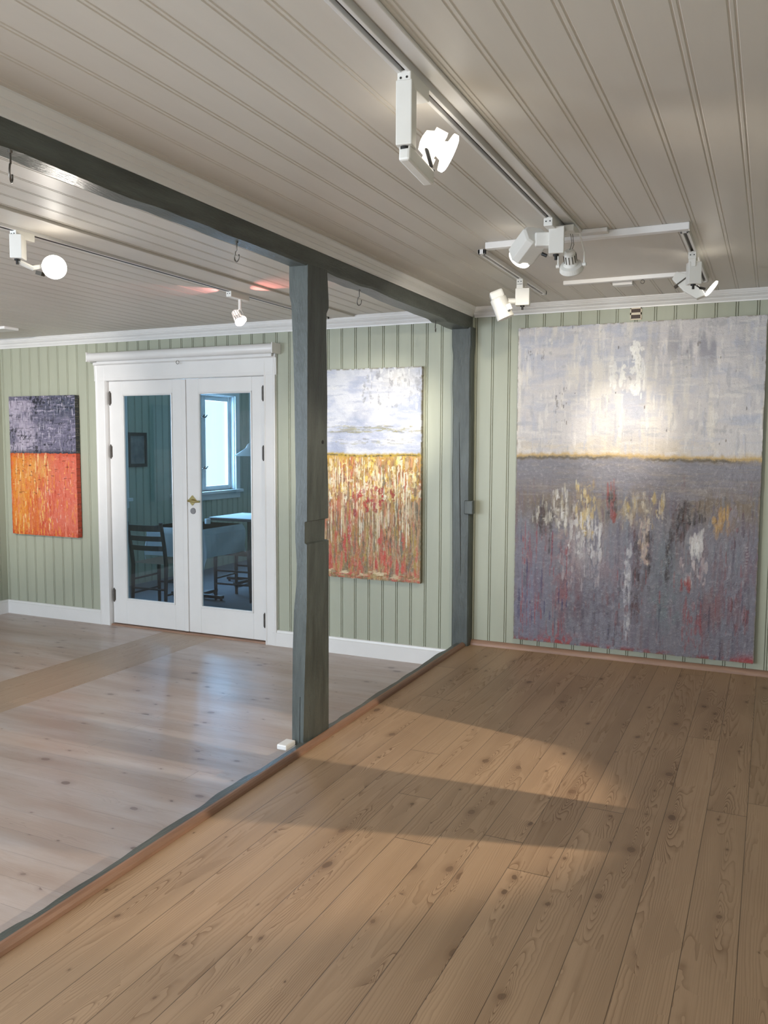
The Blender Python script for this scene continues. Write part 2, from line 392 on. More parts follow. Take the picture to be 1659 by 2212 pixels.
# brown quarter rounds on the raised floor
def qr(r): return [(0, 0)] + [(r*math.cos(a*math.pi/16), r*math.sin(a*math.pi/16)) for a in range(0, 9)]
bm = bmesh.new(); prism(bm, [(0, 0), (0.027, 0), (0.027, 0.003), (0.024, 0.012), (0.017, 0.020), (0.008, 0.024), (0, 0.025)], (-1.833, -1.5, 0), (1, 0, 0), uz, Vector((-0.0065, 1, 0)), YB+1.5-0.01)
tag(obj('trim_5', bm, M['trim'], smooth=False), kind='structure')
bm = bmesh.new(); prism(bm, qr(0.034), (-1.84, YB, 0), uz, (0, -1, 0), (1, 0, 0), 0.6+1.84)
tag(obj('trim_6', bm, M['trimx']), kind='structure')
bm = bmesh.new(); box(bm, -5.10, -3.46, YB-0.005, YB+0.10, ZL, ZL+0.012)
tag(obj('trim_7', bm, M['trimx']), kind='structure')
tag(obj('trim_8', B((-1.995, -1.975, YB-0.016, YB+0.01, ZL, 2.17)), M['green'], bevel=0.003), kind='structure')
tag(obj('trim_9', B((-1.858, -1.842, YB-0.012, YB+0.01, 0.03, 2.22)), M['green'], bevel=0.003), kind='structure')
# cover board on the left ceiling beside the track
tag(obj('trim_10', B((-2.895, -2.72, -1.5, YB-0.05, HC-0.012, HC+0.001)), M['ceil'], bevel=0.003), kind='structure')

# windows (own room behind the camera and at the left, and next room)
def window_x(name, X, y0, y1, z0, z1, nsash=2):
    r = thing(name, (X, (y0+y1)/2, z0), kind='structure')
    cs = 0.09
    obj('window_casing', B((X-0.01, X+0.022, y0-cs, y0, z0-0.02, z1+cs), (X-0.01, X+0.022, y1, y1+cs, z0-0.02, z1+cs), (X-0.01, X+0.024, y0, y1, z1, z1+cs),
        (X-0.11, X, y0, y0+0.012, z0, z1), (X-0.11, X, y1-0.012, y1, z0, z1), (X-0.11, X, y0, y1, z1-0.012, z1)), M['white'], r, bevel=0.004)
    obj('window_sill', B((X-0.11, X+0.06, y0-cs-0.02, y1+cs+0.02, z0-0.035, z0), (X-0.01, X+0.02, y0-cs, y1+cs, z0-0.11, z0-0.035)), M['white'], r, bevel=0.004)
    wdt = (y1-y0-0.024)/nsash; f = 0.058
    for k in range(nsash):
        a = y0+0.012+k*wdt; b = a+wdt
        fr = obj('sash', B((X-0.10, X-0.055, a, a+f, z0, z1-0.012), (X-0.10, X-0.055, b-f, b, z0, z1-0.012), (X-0.10, X-0.055, a+f, b-f, z0, z0+f), (X-0.10, X-0.055, a+f, b-f, z1-0.012-f, z1-0.012)), M['white'], r, bevel=0.004)
        obj('glass_pane', B((X-0.08, X-0.076, a+f-0.005, b-f+0.005, z0+f-0.005, z1-0.012-f+0.005)), M['glass'], fr)
        yk = b-f*0.5 if k == 0 else a+f*0.5
        for zz in (z0+0.28, z1-0.28):
            bm = bmesh.new(); cyl(bm, (X-0.055, yk, zz), (X-0.03, yk, zz), 0.008); obox(bm, (X-0.028, yk+0.012, zz+0.012), (0.008, 0.05, 0.012), Quaternion((1, 0, 0), 0.7))
            obj('window_catch', bm, M['steel'], fr)
    return r
window_x('window_1', XL, *W1); window_x('window_2', XL, *W2); window_x('window_3', XL, WY0, WY1, 0.55, 1.95)
for i, (a, b) in enumerate(xs):
    r = thing('window_%d' % (4+i), ((a+b)/2, -1.5, 0.5), kind='structure'); mid = (a+b)/2
    obj('window_frame', B((a, a+0.06, -1.6, -1.49, 0.5, 1.9), (b-0.06, b, -1.6, -1.49, 0.5, 1.9), (a, b, -1.6, -1.49, 1.84, 1.9), (a, b, -1.6, -1.45, 0.46, 0.52)), M['white'], r)
    obj('glass_pane', B((a+0.05, b-0.05, -1.58, -1.575, 0.51, 1.85)), M['glass'], r)

# ---------------------------------------------------------------- double glazed door
D = thing('door_1', (-4.28, YB, ZL), kind='structure')
yc = YB-0.026
bm = bmesh.new()
cas = [(0, 0), (0, 0.022), (0.010, 0.026), (0.018, 0.020), (0.085, 0.016), (0.092, 0.022), (0.100, 0.020), (0.105, 0)]
prism(bm, cas, (-5.175, YB, ZL), (1, 0, 0), (0, -1, 0), uz, 2.215)
prism(bm, cas, (-3.405, YB, ZL), (-1, 0, 0), (0, -1, 0), uz, 2.215)
prism(bm, [(0, 0), (0, 0.030), (0.022, 0.034), (0.030, 0.022), (0.13, 0.018), (0.155, 0.020), (0.160, 0)], (-5.185, YB, 2.045), (0, 0, -1), (0, -1, 0), (1, 0, 0), 1.79)
obj('door_casing', bm, M['white'], D)
obj('door_jamb', B((-5.10, -5.070, YB, YB+0.10, ZL, 1.91), (-3.515, -3.48, YB, YB+0.10, ZL, 1.91), (-5.07, -3.515, YB, YB+0.10, 1.888, 1.925)), M['white'], D, bevel=0.003)
def leaf(x0, x1, gx0, gx1, hinge_x, hz, active):
    zt, zb, gt, gb = 1.886, ZL+0.018, 1.775, 0.048
    y0, y1 = YB+0.020, YB+0.058
    lf = obj('door_leaf', B((x0, gx0, y0, y1, zb, zt), (gx1, x1, y0, y1, zb, zt), (gx0, gx1, y0, y1, gt, zt), (gx0, gx1, y0, y1, zb, gb)), M['white'], D, bevel=0.003)
    bd = [(0, 0), (0.0, 0.007), (0.006, 0.009), (0.013, 0.002), (0.013, -0.012), (0, -0.012)]
    bm = bmesh.new()
    prism(bm, bd, (gx0, y0, gb), (1, 0, 0), (0, -1, 0), uz, gt-gb); prism(bm, bd, (gx1, y0, gb), (-1, 0, 0), (0, -1, 0), uz, gt-gb)
    prism(bm, bd, (gx0, y0, gt), (0, 0, -1), (0, -1, 0), (1, 0, 0), gx1-gx0); prism(bm, bd, (gx0, y0, gb), (0, 0, 1), (0, -1, 0), (1, 0, 0), gx1-gx0)
    obj('glazing_bead', bm, M['white'], lf)
    obj('glass_pane', B((gx0-0.003, gx1+0.003, y0+0.014, y0+0.018, gb-0.003, gt+0.003)), M['glass'], lf)
    for z in hz:
        bm = bmesh.new(); cyl(bm, (hinge_x, y0-0.006, z-0.05), (hinge_x, y0-0.006, z+0.05), 0.009, seg=12)
        box(bm, hinge_x-0.013, hinge_x+0.013, y0-0.003, y0+0.001, z-0.045, z+0.045)
        for s in (-1, 1): cyl(bm, (hinge_x, y0-0.006, z+s*0.05), (hinge_x, y0-0.006, z+s*0.06), 0.006, 0.003, seg=10)
        obj('hinge', bm, M['hinge'], lf, smooth=False)
    return lf
leaf(-5.066, -4.288, -4.922, -4.405, -5.052, (1.745, 1.30, 0.08), False)
lr = leaf(-4.284, -3.520, -4.145, -3.640, -3.534, (1.755, 1.30, 0.0), True)
obj('astragal', B((-4.302, -4.262, YB+0.006, YB+0.020, ZL+0.02, 1.88)), M['white'], lr, bevel=0.004)
hz0 = 0.915
bm = bmesh.new(); hx = -4.212
obox(bm, (hx, YB+0.014, hz0), (0.058, 0.010, 0.058), Quaternion((0, 1, 0), math.pi/4))
cyl(bm, (hx, YB+0.02, hz0), (hx, YB-0.035, hz0), 0.011)
tube(bm, [(hx-0.004, YB-0.035, hz0), (hx+0.03, YB-0.040, hz0-0.002), (hx+0.07, YB-0.036, hz0-0.006), (hx+0.105, YB-0.033, hz0-0.003)], [0.010, 0.009, 0.008, 0.009], 10)
tag(obj('door_handle', bm, M['brass'], lr), label='brass lever handle')
bm = bmesh.new(); cyl(bm, (hx+0.003, YB+0.02, hz0-0.085), (hx+0.003, YB+0.012, hz0-0.085), 0.026, 0.024, 28)
obj('lock_cover', bm, M['nickel'], lr)

RB = thing('roller_blind', (-4.25, YB-0.06, 2.05), 'white rolled-up roller blind mounted above the glazed double door', 'blind')
bm = bmesh.new(); cyl(bm, (-5.165, YB-0.085, 2.078), (-3.375, YB-0.085, 2.078), 0.036, seg=32)
bm2 = obj('blind_roll', bm, M['white'], RB, smooth=True)
obj('hem_bar', B((-5.12, -3.41, YB-0.060, YB-0.045, 2.022, 2.046)), M['white'], RB, bevel=0.003)
for x in (-5.172, -3.368):
    obj('end_bracket', B((x-0.004, x+0.004, YB-0.12, YB, 2.04, 2.118)), M['white'], RB, bevel=0.002)
bm = bmesh.new(); tube(bm, [(-4.28+0.014*math.cos(a), YB-0.058, 2.010+0.014*math.sin(a)) for a in np.linspace(0, 2*math.pi, 17)], 0.0022, 6)
obj('pull_ring', bm, M['steel'], RB)

# ---------------------------------------------------------------- timber frame: sill, posts, beam, hooks
def rndline(n, amp, seed, smooth=2):
    r = np.random.RandomState(seed).randn(n)
    for _ in range(smooth): r = np.convolve(np.pad(r, 1, 'edge'), [0.25, 0.5, 0.25], 'valid')
    return r/max(1e-6, np.abs(r).max())*amp
n = 150; ys = np.linspace(-1.48, YB, n)
wob = rndline(n, 0.014, 3, 2) + rndline(n, 0.010, 8, 1); wz = rndline(n, 0.004, 5, 3)
bm = bmesh.new(); prev = None
for i in range(n):
    xo = -1.893 - 0.0062*ys[i] + wob[i]*0.8
    xi = -1.826-0.0065*ys[i]
    ring = [(xi, -0.178), (xo-0.012, -0.178), (xo-0.010, -0.05), (xo, 0.004), (xo+0.010, 0.017+wz[i]), (xi, 0.019+wz[i]*0.5)]
    vs = [bm.verts.new((x, ys[i], z)) for x, z in ring]
    if prev:
        for k in range(6): bm.faces.new((prev[k], prev[(k+1) % 6], vs[(k+1) % 6], vs[k]))
    else: bm.faces.new(vs)
    prev = vs
bm.faces.new(prev[::-1])
tag(obj('sill_beam', bm, M['beam']), 'grey painted hewn timber sill along the floor step under the posts', 'beam')

# beam
n = 120; ys = np.linspace(-1.48, YB, n); a1 = rndline(n, 0.006, 11, 3); a2 = rndline(n, 0.010, 12, 2); a3 = rndline(n, 0.005, 13, 2)
bm = bmesh.new(); prev = None
for i in range(n):
    y = ys[i]; t = max(0, (y-3.3)/2.1)
    xr = -1.852+a1[i]*0.6; xl = -1.948-0.045*t+a2[i]; zb = 2.148+a3[i] - (0.01 if y > 4.9 else 0)
    ring = [(-1.856, HC-0.002), (-1.856, 2.225), (xr, 2.22), (xr+0.001, zb+0.010), (xr-0.008, zb), (xl+0.012, zb+0.002), (xl, zb+0.016), (xl-0.004, HC-0.002)]
    vs = [bm.verts.new((x, y, z)) for x, z in ring]
    if prev:
        for k in range(8): bm.faces.new((prev[k], prev[(k+1) % 8], vs[(k+1) % 8], vs[k]))
    else: bm.faces.new(vs)
    prev = vs
bm.faces.new(prev[::-1])
tag(obj('ceiling_beam', bm, M['beam']), 'grey-green painted hewn timber beam running under the ceiling, carried by two posts', 'beam')

# free post: slices (z, x left, x corner, x face, y chamfer, y back)
def ray(px, py):
    return fw*1800 + rt*(px-829.5) - up*(py-1106)
def atY(px, py, Y): d = ray(px, py); return d*(Y/d.y)
def atX(px, py, X): d = ray(px, py); return d*(X/d.x)
YP = 3.20
sl = [(560, 625, 675, 678, 706), (600, 624.5, 676, 680, 708), (640, 625.5, 675, 678, 710), (655, 629, 672, 677, 710), (668, 630, 669, 680, 705.5), (700, 631, 669, 682, 705),
      (760, 633.5, 671, 683, 706), (860, 636, 672, 686, 707), (940, 637, 672, 686, 706.5), (1000, 638, 672, 687, 707), (1050, 639, 672, 687, 709), (1125, 638, 671, 686, 709.3),
      (1127, 637.6, 671, 684, 702), (1172, 638, 671, 684, 701), (1175, 638.5, 670, 686, 710), (1220, 641, 668, 687, 710), (1264, 640, 667, 684, 710), (1318, 635, 664, 683, 710),
      (1400, 632.5, 660, 681, 710), (1500, 631.5, 657, 681, 710), (1606, 631, 655, 680, 710)]
bm = bmesh.new(); prev = None
for (py, a, c, ch, b) in sl:
    XR = -1.852 - 0.016*(py-560)/1050
    pl = atY(a, py, YP); pc = atY(c, py, YP); z = pl.z+CAMZ
    if py in (1127, 1172): XR -= 0.012
    if py == 1606: z = 0.0
    yc_ = max(YP+0.004, atX(ch, py, XR).y); yb = atX(b, py, XR).y
    xc = min(pc.x, XR-0.002)
    ring = [(pl.x, YP), (xc, YP), (XR, yc_), (XR, yb), (XR-0.01, yb+0.012), (pl.x+0.02, yb+0.012), (pl.x-0.004, yb-0.01)]
    vs = [bm.verts.new((x, y, z)) for x, y in ring]
    if prev:
        for k in range(7): bm.faces.new((prev[k], prev[(k+1) % 7], vs[(k+1) % 7], vs[k]))
    else: bm.faces.new(vs)
    prev = vs
bm.faces.new(prev[::-1])
P1 = thing('timber_post', (-1.90, 3.33, 0.0), 'grey-green painted timber post with carved notches standing free on the step in mid room', 'post')
obj('post_shaft', bm, M['timber'], P1)
c0 = atX(696.5, 955, -1.859)
bm = bmesh.new(); cyl(bm, (-1.862, c0.y, c0.z+CAMZ), (-1.8565, c0.y, c0.z+CAMZ), 0.009, seg=16)
obj('peg_hole', bm, M['black'], P1)
for (x0, y0, z0, y1_, z1_) in ((-1.8655, 3.33, 0.93, 3.333, 1.02),):
    bm = bmesh.new(); tube(bm, [(x0+0.0, y0+0.06, z0), (x0, y0+0.063, (z0+z1_)/2), (x0, y0+0.06, z1_)], 0.0015, 5)
    obj('drying_crack', bm, M['black'], P1)
bm = bmesh.new(); tube(bm, [(-1.905, YP-0.0005, 0.01), (-1.904, YP-0.0005, 0.12), (-1.902, YP, 0.23)], 0.0016, 5)
obj('drying_crack', bm, M['black'], P1)
# small white block at its foot
tag(obj('corner_block', B((-1.975, -1.925, YP-0.085, YP-0.002, 0.002, 0.026)), M['white'], bevel=0.005), 'small white block at the left foot of the free timber post', 'block')

# wall post
P2 = thing('timber_post', (-1.91, 5.34, ZL), 'grey-green painted timber post with a long crack set against the back wall', 'post')
bm = bmesh.new(); prev = None; nz = 40; w1 = rndline(nz, 0.004, 21, 2); w2 = rndline(nz, 0.004, 22, 2)
for i in range(nz):
    z = ZL + (2.15-ZL)*i/(nz-1)
    xl = -1.968+0.018*(1-(z+0.18)/2.3)+w1[i]; xr = -1.838+w2[i]*0.5+0.006*(1-(z+.18)/2.3)
    if z > 1.98: xl -= 0.008; xr += 0.006
    ring = [(xl, 5.395), (xl, 5.325), (xl+0.008, 5.315), (xr-0.008, 5.315), (xr, 5.325), (xr, 5.395)]
    vs = [bm.verts.new((x, y, z)) for x, y in ring]
    if prev:
        for k in range(6): bm.faces.new((prev[k], prev[(k+1) % 6], vs[(k+1) % 6], vs[k]))
    else: bm.faces.new(vs)
    prev = vs
bm.faces.new(prev[::-1])
obj('post_shaft', bm, M['timber'], P2)
bm = bmesh.new(); tube(bm, [(-1.913, 5.3145, 1.52), (-1.908, 5.3145, 1.30), (-1.903, 5.3145, 1.06), (-1.898, 5.3145, 0.85), (-1.893, 5.3145, 0.65), (-1.891, 5.3145, 0.48)], [0.001, 0.0022, 0.003, 0.0026, 0.002, 0.001], 6)
obj('drying_crack', bm, M['black'], P2)
obj('timber_peg', B((-1.868, -1.806, 5.300, 5.345, 0.905, 0.998)), M['timber'], P2, bevel=0.006)

def hook(px, py, zt, length, turn, label):
    d = ray(px, py); z = zt-CAMZ; p = d*(z/d.z); x, y = p.x, p.y
    r = thing('ceiling_hook', (x, y, zt), label, 'hook', 'hooks under the beam')
    bm = bmesh.new(); R_ = length*0.25; cz = zt-length+R_
    pts = [(0, zt+0.004), (0, zt-length*0.42)]
    pts += [(-R_*0.5, zt-length*0.46)]
    for a in np.linspace(math.radians(150), math.radians(375), 14): pts.append((R_*math.cos(a), cz+R_*math.sin(a)))
    ca, sa = math.cos(turn), math.sin(turn)
    tube(bm, [(x+ca*u, y+sa*u, zz) for u, zz in pts], 0.0026, 8)
    obj('hook_shank', bm, M['steel'], r, smooth=True)
    bm = bmesh.new(); cyl(bm, (x, y, zt+0.002), (x, y, zt-0.005), 0.006, seg=12); obj('hook_collar', bm, M['steel'], r)
hook(22, 326, 2.148, 0.080, 2.25, 'long dark steel hook at the near end of the beam, leftmost')
hook(511, 522, 2.148, 0.075, -0.5, 'steel hook under the beam just before the free post')
hook(776, 627, 2.148, 0.075, -0.5, 'steel hook under the beam just behind the free post')
hook(941, 690, 2.148, 0.075, 1.85, 'steel hook seen edge-on at the far end of the beam by the back wall')

# ---------------------------------------------------------------- paintings
def vnoise(nu, nv, fu, fv, seed, octs=3, pers=0.55):
    r = np.random.RandomState(seed); out = np.zeros((nv, nu)); amp = 1; tot = 0
    for o in range(octs):
        gu, gv = int(fu*2**o)+3, int(fv*2**o)+3; g = r.rand(gv, gu)
        u = np.linspace(0, gu-2.001, nu); v = np.linspace(0, gv-2.001, nv)
        iu, iv = u.astype(int), v.astype(int); tu, tv = u-iu, v-iv; tu = tu*tu*(3-2*tu); tv = tv*tv*(3-2*tv)
        a = g[np.ix_(iv, iu)]; b = g[np.ix_(iv, iu+1)]; c = g[np.ix_(iv+1, iu)]; d = g[np.ix_(iv+1, iu+1)]
        out += amp*((a*(1-tu)+b*tu)*(1-tv)[:, None] + (c*(1-tu)+d*tu)*tv[:, None]); tot += amp; amp *= pers
    return out/tot
def ss(x, a, b): t = np.clip((x-a)/(b-a), 0, 1); return t*t*(3-2*t)
def blend(c, rgb, f): f = np.clip(f, 0, 1)[..., None]; return c*(1-f) + s2l(rgb)*f
def gau(U, V, u, v, su, sv): return np.exp(-((U-u)/su)**2-((V-v)/sv)**2)
_NF = {}
def dabs(c, U, V, rng, n, urange, vrange, wr, hr, cols, alpha=(0.4, 0.95), H=None, lift=0.0012):
    """broken palette-knife marks whose edges follow a fine noise field"""
    nv, nu = U.shape
    if (nu, nv) not in _NF:
        _NF[(nu, nv)] = (vnoise(nu, nv, nu/5, nv/18, 401, 3, 0.7), vnoise(nu, nv, nu/16, nv/5, 402, 3, 0.7), vnoise(nu, nv, nu/6, nv/6, 403, 3, 0.7))
    for _ in range(n):
        u0 = rng.uniform(*urange); v0 = rng.uniform(*vrange); w_ = rng.uniform(*wr)*1.9; h_ = rng.uniform(*hr)*1.6
        i0, i1 = int(max(0, (u0-w_)*nu)), int(min(nu, (u0+w_)*nu+1)); j0, j1 = int(max(0, (v0-h_)*nv)), int(min(nv, (v0+h_)*nv+1))
        if i1-i0 < 1 or j1-j0 < 1: continue
        uu = (U[j0:j1, i0:i1]-u0)/w_; vv = (V[j0:j1, i0:i1]-v0)/h_
        nfl = _NF[(nu, nv)][0 if h_ > w_*1.6 else (1 if w_ > h_*1.6 else 2)]
        off = rng.randint(0, 40); ja = (np.arange(j0, j1)+off) % nv; ia = (np.arange(i0, i1)+off*3) % nu
        q = 1-(uu*uu+vv*vv)+(nfl[np.ix_(ja, ia)]-0.5)*3.4
        msk = ss(q, 0.45, 0.85)*ss(1-(uu*uu+vv*vv), 0, 0.25)*rng.uniform(*alpha)
        k = s2l(cols[rng.randint(len(cols))])
        c[j0:j1, i0:i1] = c[j0:j1, i0:i1]*(1-msk[..., None]) + k*msk[..., None]
        if H is not None: H[j0:j1, i0:i1] += msk*lift*rng.uniform(-0.3, 1)
def painting(name, x0, x1, z0, z1, thick, nu, nv, fn, side_fn, label, tilt=0.0, rough=0.33, ragged=0.004):
    u = np.linspace(0, 1, nu); v = np.linspace(0, 1, nv); U, V = np.meshgrid(u, v)
    c, H = fn(U, V, nu, nv)
    H = H + (vnoise(nu, nv, nu/7, nv/7, 91, 2)-0.5)*0.0022 + (vnoise(nu, nv, nu/3, nv/14, 92, 2)-0.5)*0.0012
    yf = YB-0.012-thick
    re = np.random.RandomState(5)
    X = x0+(x1-x0)*U; Z = z0+(z1-z0)*V; Y = yf-H
    for arr, idx in ((X, (slice(None), 0)), (X, (slice(None), -1))): arr[idx] += vnoise(nv, 2, nv/5, 1, 7, 3)[0]*ragged-ragged/2
    for arr, idx in ((Z, (0, slice(None))), (Z, (-1, slice(None)))): arr[idx] += vnoise(nu, 2, nu/5, 1, 8, 3)[0]*ragged-ragged/2
    front = np.stack([X, Y, Z], -1).reshape(-1, 3)
    # border loop for the sides
    loop = [(0, i) for i in range(nu)] + [(j, nu-1) for j in range(1, nv)] + [(nv-1, i) for i in range(nu-2, -1, -1)] + [(j, 0) for j in range(nv-2, 0, -1)]
    li = np.array([j*nu+i for j, i in loop]); nb = len(li)
    back = front[li].copy(); back[:, 1] = YB-0.012
    dup = front[li].copy()
    verts = np.vstack([front, dup, back]); nf = len(front)
    ii, jj = np.meshgrid(np.arange(nu-1), np.arange(nv-1)); a = (jj*nu+ii).ravel()
    q1 = np.stack([a, a+1, a+nu+1, a+nu], 1)
    k = np.arange(nb); k2 = (k+1) % nb
    q2 = np.stack([nf+k2, nf+k, nf+nb+k, nf+nb+k2], 1)
    faces = np.vstack([q1, q2]); 
    me = bpy.data.meshes.new(name)
    me.vertices.add(len(verts)); me.vertices.foreach_set('co', verts.ravel())
    nl = faces.size; me.loops.add(nl); me.loops.foreach_set('vertex_index', faces.ravel().astype(np.int32))
    me.polygons.add(len(faces)); me.polygons.foreach_set('loop_start', np.arange(0, nl, 4, dtype=np.int32)); me.polygons.foreach_set('loop_total', np.full(len(faces), 4, np.int32))
    me.update(calc_edges=True); me.validate()
    sc = side_fn(U.reshape(-1)[li], V.reshape(-1)[li], c.reshape(-1, 3)[li], k)
    cc = np.vstack([c.reshape(-1, 3), sc, sc]); cc = np.hstack([np.clip(cc, 0.003, 1), np.ones((len(cc), 1))])
    at = me.color_attributes.new('pigment', 'FLOAT_COLOR', 'POINT'); at.data.foreach_set('color', cc.ravel())
    sm = np.ones(len(faces), bool); me.polygons.foreach_set('use_smooth', sm)
    m = NT(name+'_oil_paint'); an = m.n('ShaderNodeVertexColor'); an.layer_name = 'pigment'
    f = m.noise(m.pos(), 190, 4); f2 = m.noise(m.pos(), 60, 4)
    cc_ = m.mix(m.mapr(f, 0.35, 0.7, 0.0, 0.16), an.outputs[0], (0.02, 0.02, 0.025, 1))
    cc_ = m.mix(m.mapr(f2, 0.55, 0.75, 0.0, 0.14), cc_, (0.8, 0.78, 0.75, 1))
    m.l(cc_, m.b.inputs['Base Color']); m.b.inputs['Roughness'].default_value = rough
    m.bump(m.math('ADD', f, f2), 0.55, 0.004)
    me.materials.append(m.m)
    o = bpy.data.objects.new(name, me); C.objects.link(o)
    tag(o, label, 'painting')
    return o

def paint_grey(U, V, nu, nv):
    r = np.random.RandomState(31)
    hor = 0.598+0.004*np.sin(U*5)
    nh = vnoise(nu, nv, 5, 26, 1, 4); nvv = vnoise(nu, nv, 30, 6, 2, 4); nb = vnoise(nu, nv, 5, 6, 3, 4); nf = vnoise(nu, nv, 60, 60, 4, 3)
    c = np.ones(U.shape+(3,))*s2l((200, 197, 200)); H = np.zeros_like(U)
    up_ = V > hor
    top = np.ones_like(c)*s2l((198, 194, 196))
    top = blend(top, (172, 176, 192), ss(nh, 0.45, 0.72)*0.8); top = blend(top, (216, 210, 202), ss(nvv, 0.5, 0.75)*0.8)
    top = blend(top, (146, 146, 156), (gau(U, V, 0.70, 0.93, 0.17, 0.07)+0.6*gau(U, V, 0.84, 0.90, 0.10, 0.06))*ss(nvv, 0.35, 0.6)*0.9)
    top = blend(top, (168, 168, 178), gau(U, V, 0.93, 0.86, 0.12, 0.08)*ss(nb, 0.35, 0.6)*0.7)
    top = blend(top, (154, 154, 160), ss(nf*nb, 0.36, 0.5)*0.5)
    top = blend(top, (208, 190, 158), ss(V, hor+0.12, hor+0.0)*ss(nh, 0.3, 0.6)*0.55)
    dabs(top, U, V, r, 420, (0, 1), (0.6, 1), (0.003, 0.05), (0.001, 0.006), [(178, 180, 194), (220, 216, 212), (188, 184, 186), (160, 162, 172)], (0.15, 0.45), H)
    dabs(top, U, V, r, 420, (0, 1), (0.6, 1), (0.0012, 0.006), (0.006, 0.03), [(178, 180, 194), (224, 220, 216), (168, 168, 176)], (0.2, 0.6), H, 0.0018)
    dabs(top, U, V, r, 40, (0.0, 1), (0.62, 1), (0.0008, 0.002), (0.001, 0.006), [(96, 92, 92), (120, 112, 106)], (0.4, 0.9), H)
    for (u0, v0, w_, h_, n_) in ((0.19, 0.76, 0.03, 0.06, 26), (0.50, 0.88, 0.02, 0.05, 20), (0.08, 0.92, 0.04, 0.02, 12), (0.72, 0.90, 0.05, 0.05, 14)):
        dabs(top, U, V, r, n_, (u0-w_, u0+w_), (v0-h_, v0+h_), (0.0008, 0.003), (0.001, 0.007), [(104, 100, 102), (126, 120, 116)], (0.3, 0.8), H)
    dabs(top, U, V, r, 40, (0.49, 0.54), (0.78, 0.93), (0.002, 0.010), (0.004, 0.02), [(236, 234, 230)], (0.5, 0.9), H, 0.004)
    dabs(top, U, V, r, 20, (0.40, 0.46), (0.82, 0.87), (0.002, 0.008), (0.004, 0.02), [(232, 230, 226)], (0.5, 0.9), H, 0.004)
    bot = np.ones_like(c)*s2l((118, 114, 124))
    bot = blend(bot, (126, 124, 132), ss(V, 0.48, 0.58)*0.8); bot = blend(bot, (96, 92, 112), ss(nvv, 0.45, 0.7)*0.6*(V < 0.5))
    bot = blend(bot, (124, 90, 92), ss(nvv, 0.5, 0.72)*(0.2+0.7*gau(U, V, 0.12, 0.2, 0.2, 0.2)+0.6*gau(U, V, 0.85, 0.2, 0.2, 0.25))*(V < 0.5))
    bot = blend(bot, (104, 118, 122), gau(U, V, 0.66, 0.28, 0.07, 0.10)*0.6); bot = blend(bot, (112, 112, 142), gau(U, V, 0.07, 0.12, 0.08, 0.14)*0.5)
    bot = blend(bot, (150, 144, 142), (gau(U, V, 0.30, 0.36, 0.10, 0.13))*ss(nvv, 0.35, 0.6)*0.8)
    band = gau(V*0, V, 0, 0.455, 1, 0.055)
    bot = blend(bot, (120, 104, 86), band*ss(nb, 0.3, 0.6)*0.9)
    for (u0, v0, su, sv, k_, f_) in ((0.20, 0.40, 0.05, 0.06, (168, 162, 154), .8), (0.33, 0.42, 0.05, 0.08, (178, 156, 112), .8), (0.31, 0.31, 0.08, 0.06, (168, 164, 166), .9), (0.50, 0.44, 0.09, 0.05, (158, 138, 108), .8),
        (0.74, 0.43, 0.07, 0.05, (66, 60, 58), .9), (0.42, 0.45, 0.02, 0.05, (60, 48, 46), .9), (0.77, 0.34, 0.05, 0.04, (160, 158, 158), .9), (0.10, 0.41, 0.07, 0.05, (92, 80, 68), .9), (0.16, 0.40, 0.02, 0.05, (60, 44, 40), .9),
        (0.55, 0.25, 0.03, 0.14, (84, 62, 64), .8), (0.49, 0.15, 0.03, 0.14, (150, 148, 156), .8), (0.86, 0.40, 0.04, 0.03, (150, 118, 78), .8), (0.66, 0.33, 0.02, 0.09, (66, 58, 60), .8), (0.76, 0.25, 0.07, 0.04, (154, 146, 150), .7),
        (0.38, 0.13, 0.14, 0.08, (88, 78, 88), .7), (0.22, 0.24, 0.05, 0.12, (146, 84, 88), .6), (0.42, 0.26, 0.10, 0.06, (132, 112, 118), .6), (0.66, 0.14, 0.10, 0.06, (108, 122, 126), .7)):
        bot = blend(bot, k_, gau(U, V, u0, v0, su, sv)*ss(nvv*0.6+nf*0.4, 0.40, 0.56)*f_)
    dabs(bot, U, V, r, 900, (0, 1), (0.0, 0.52), (0.001, 0.006), (0.006, 0.045), [(104, 98, 112), (132, 126, 132), (88, 84, 96), (116, 92, 96), (120, 124, 132)], (0.15, 0.55), H, 0.001)
    dabs(bot, U, V, r, 260, (0, 1), (0.47, 0.595), (0.01, 0.07), (0.001, 0.007), [(132, 128, 136), (112, 108, 116), (138, 130, 126)], (0.2, 0.5), H, 0.001)
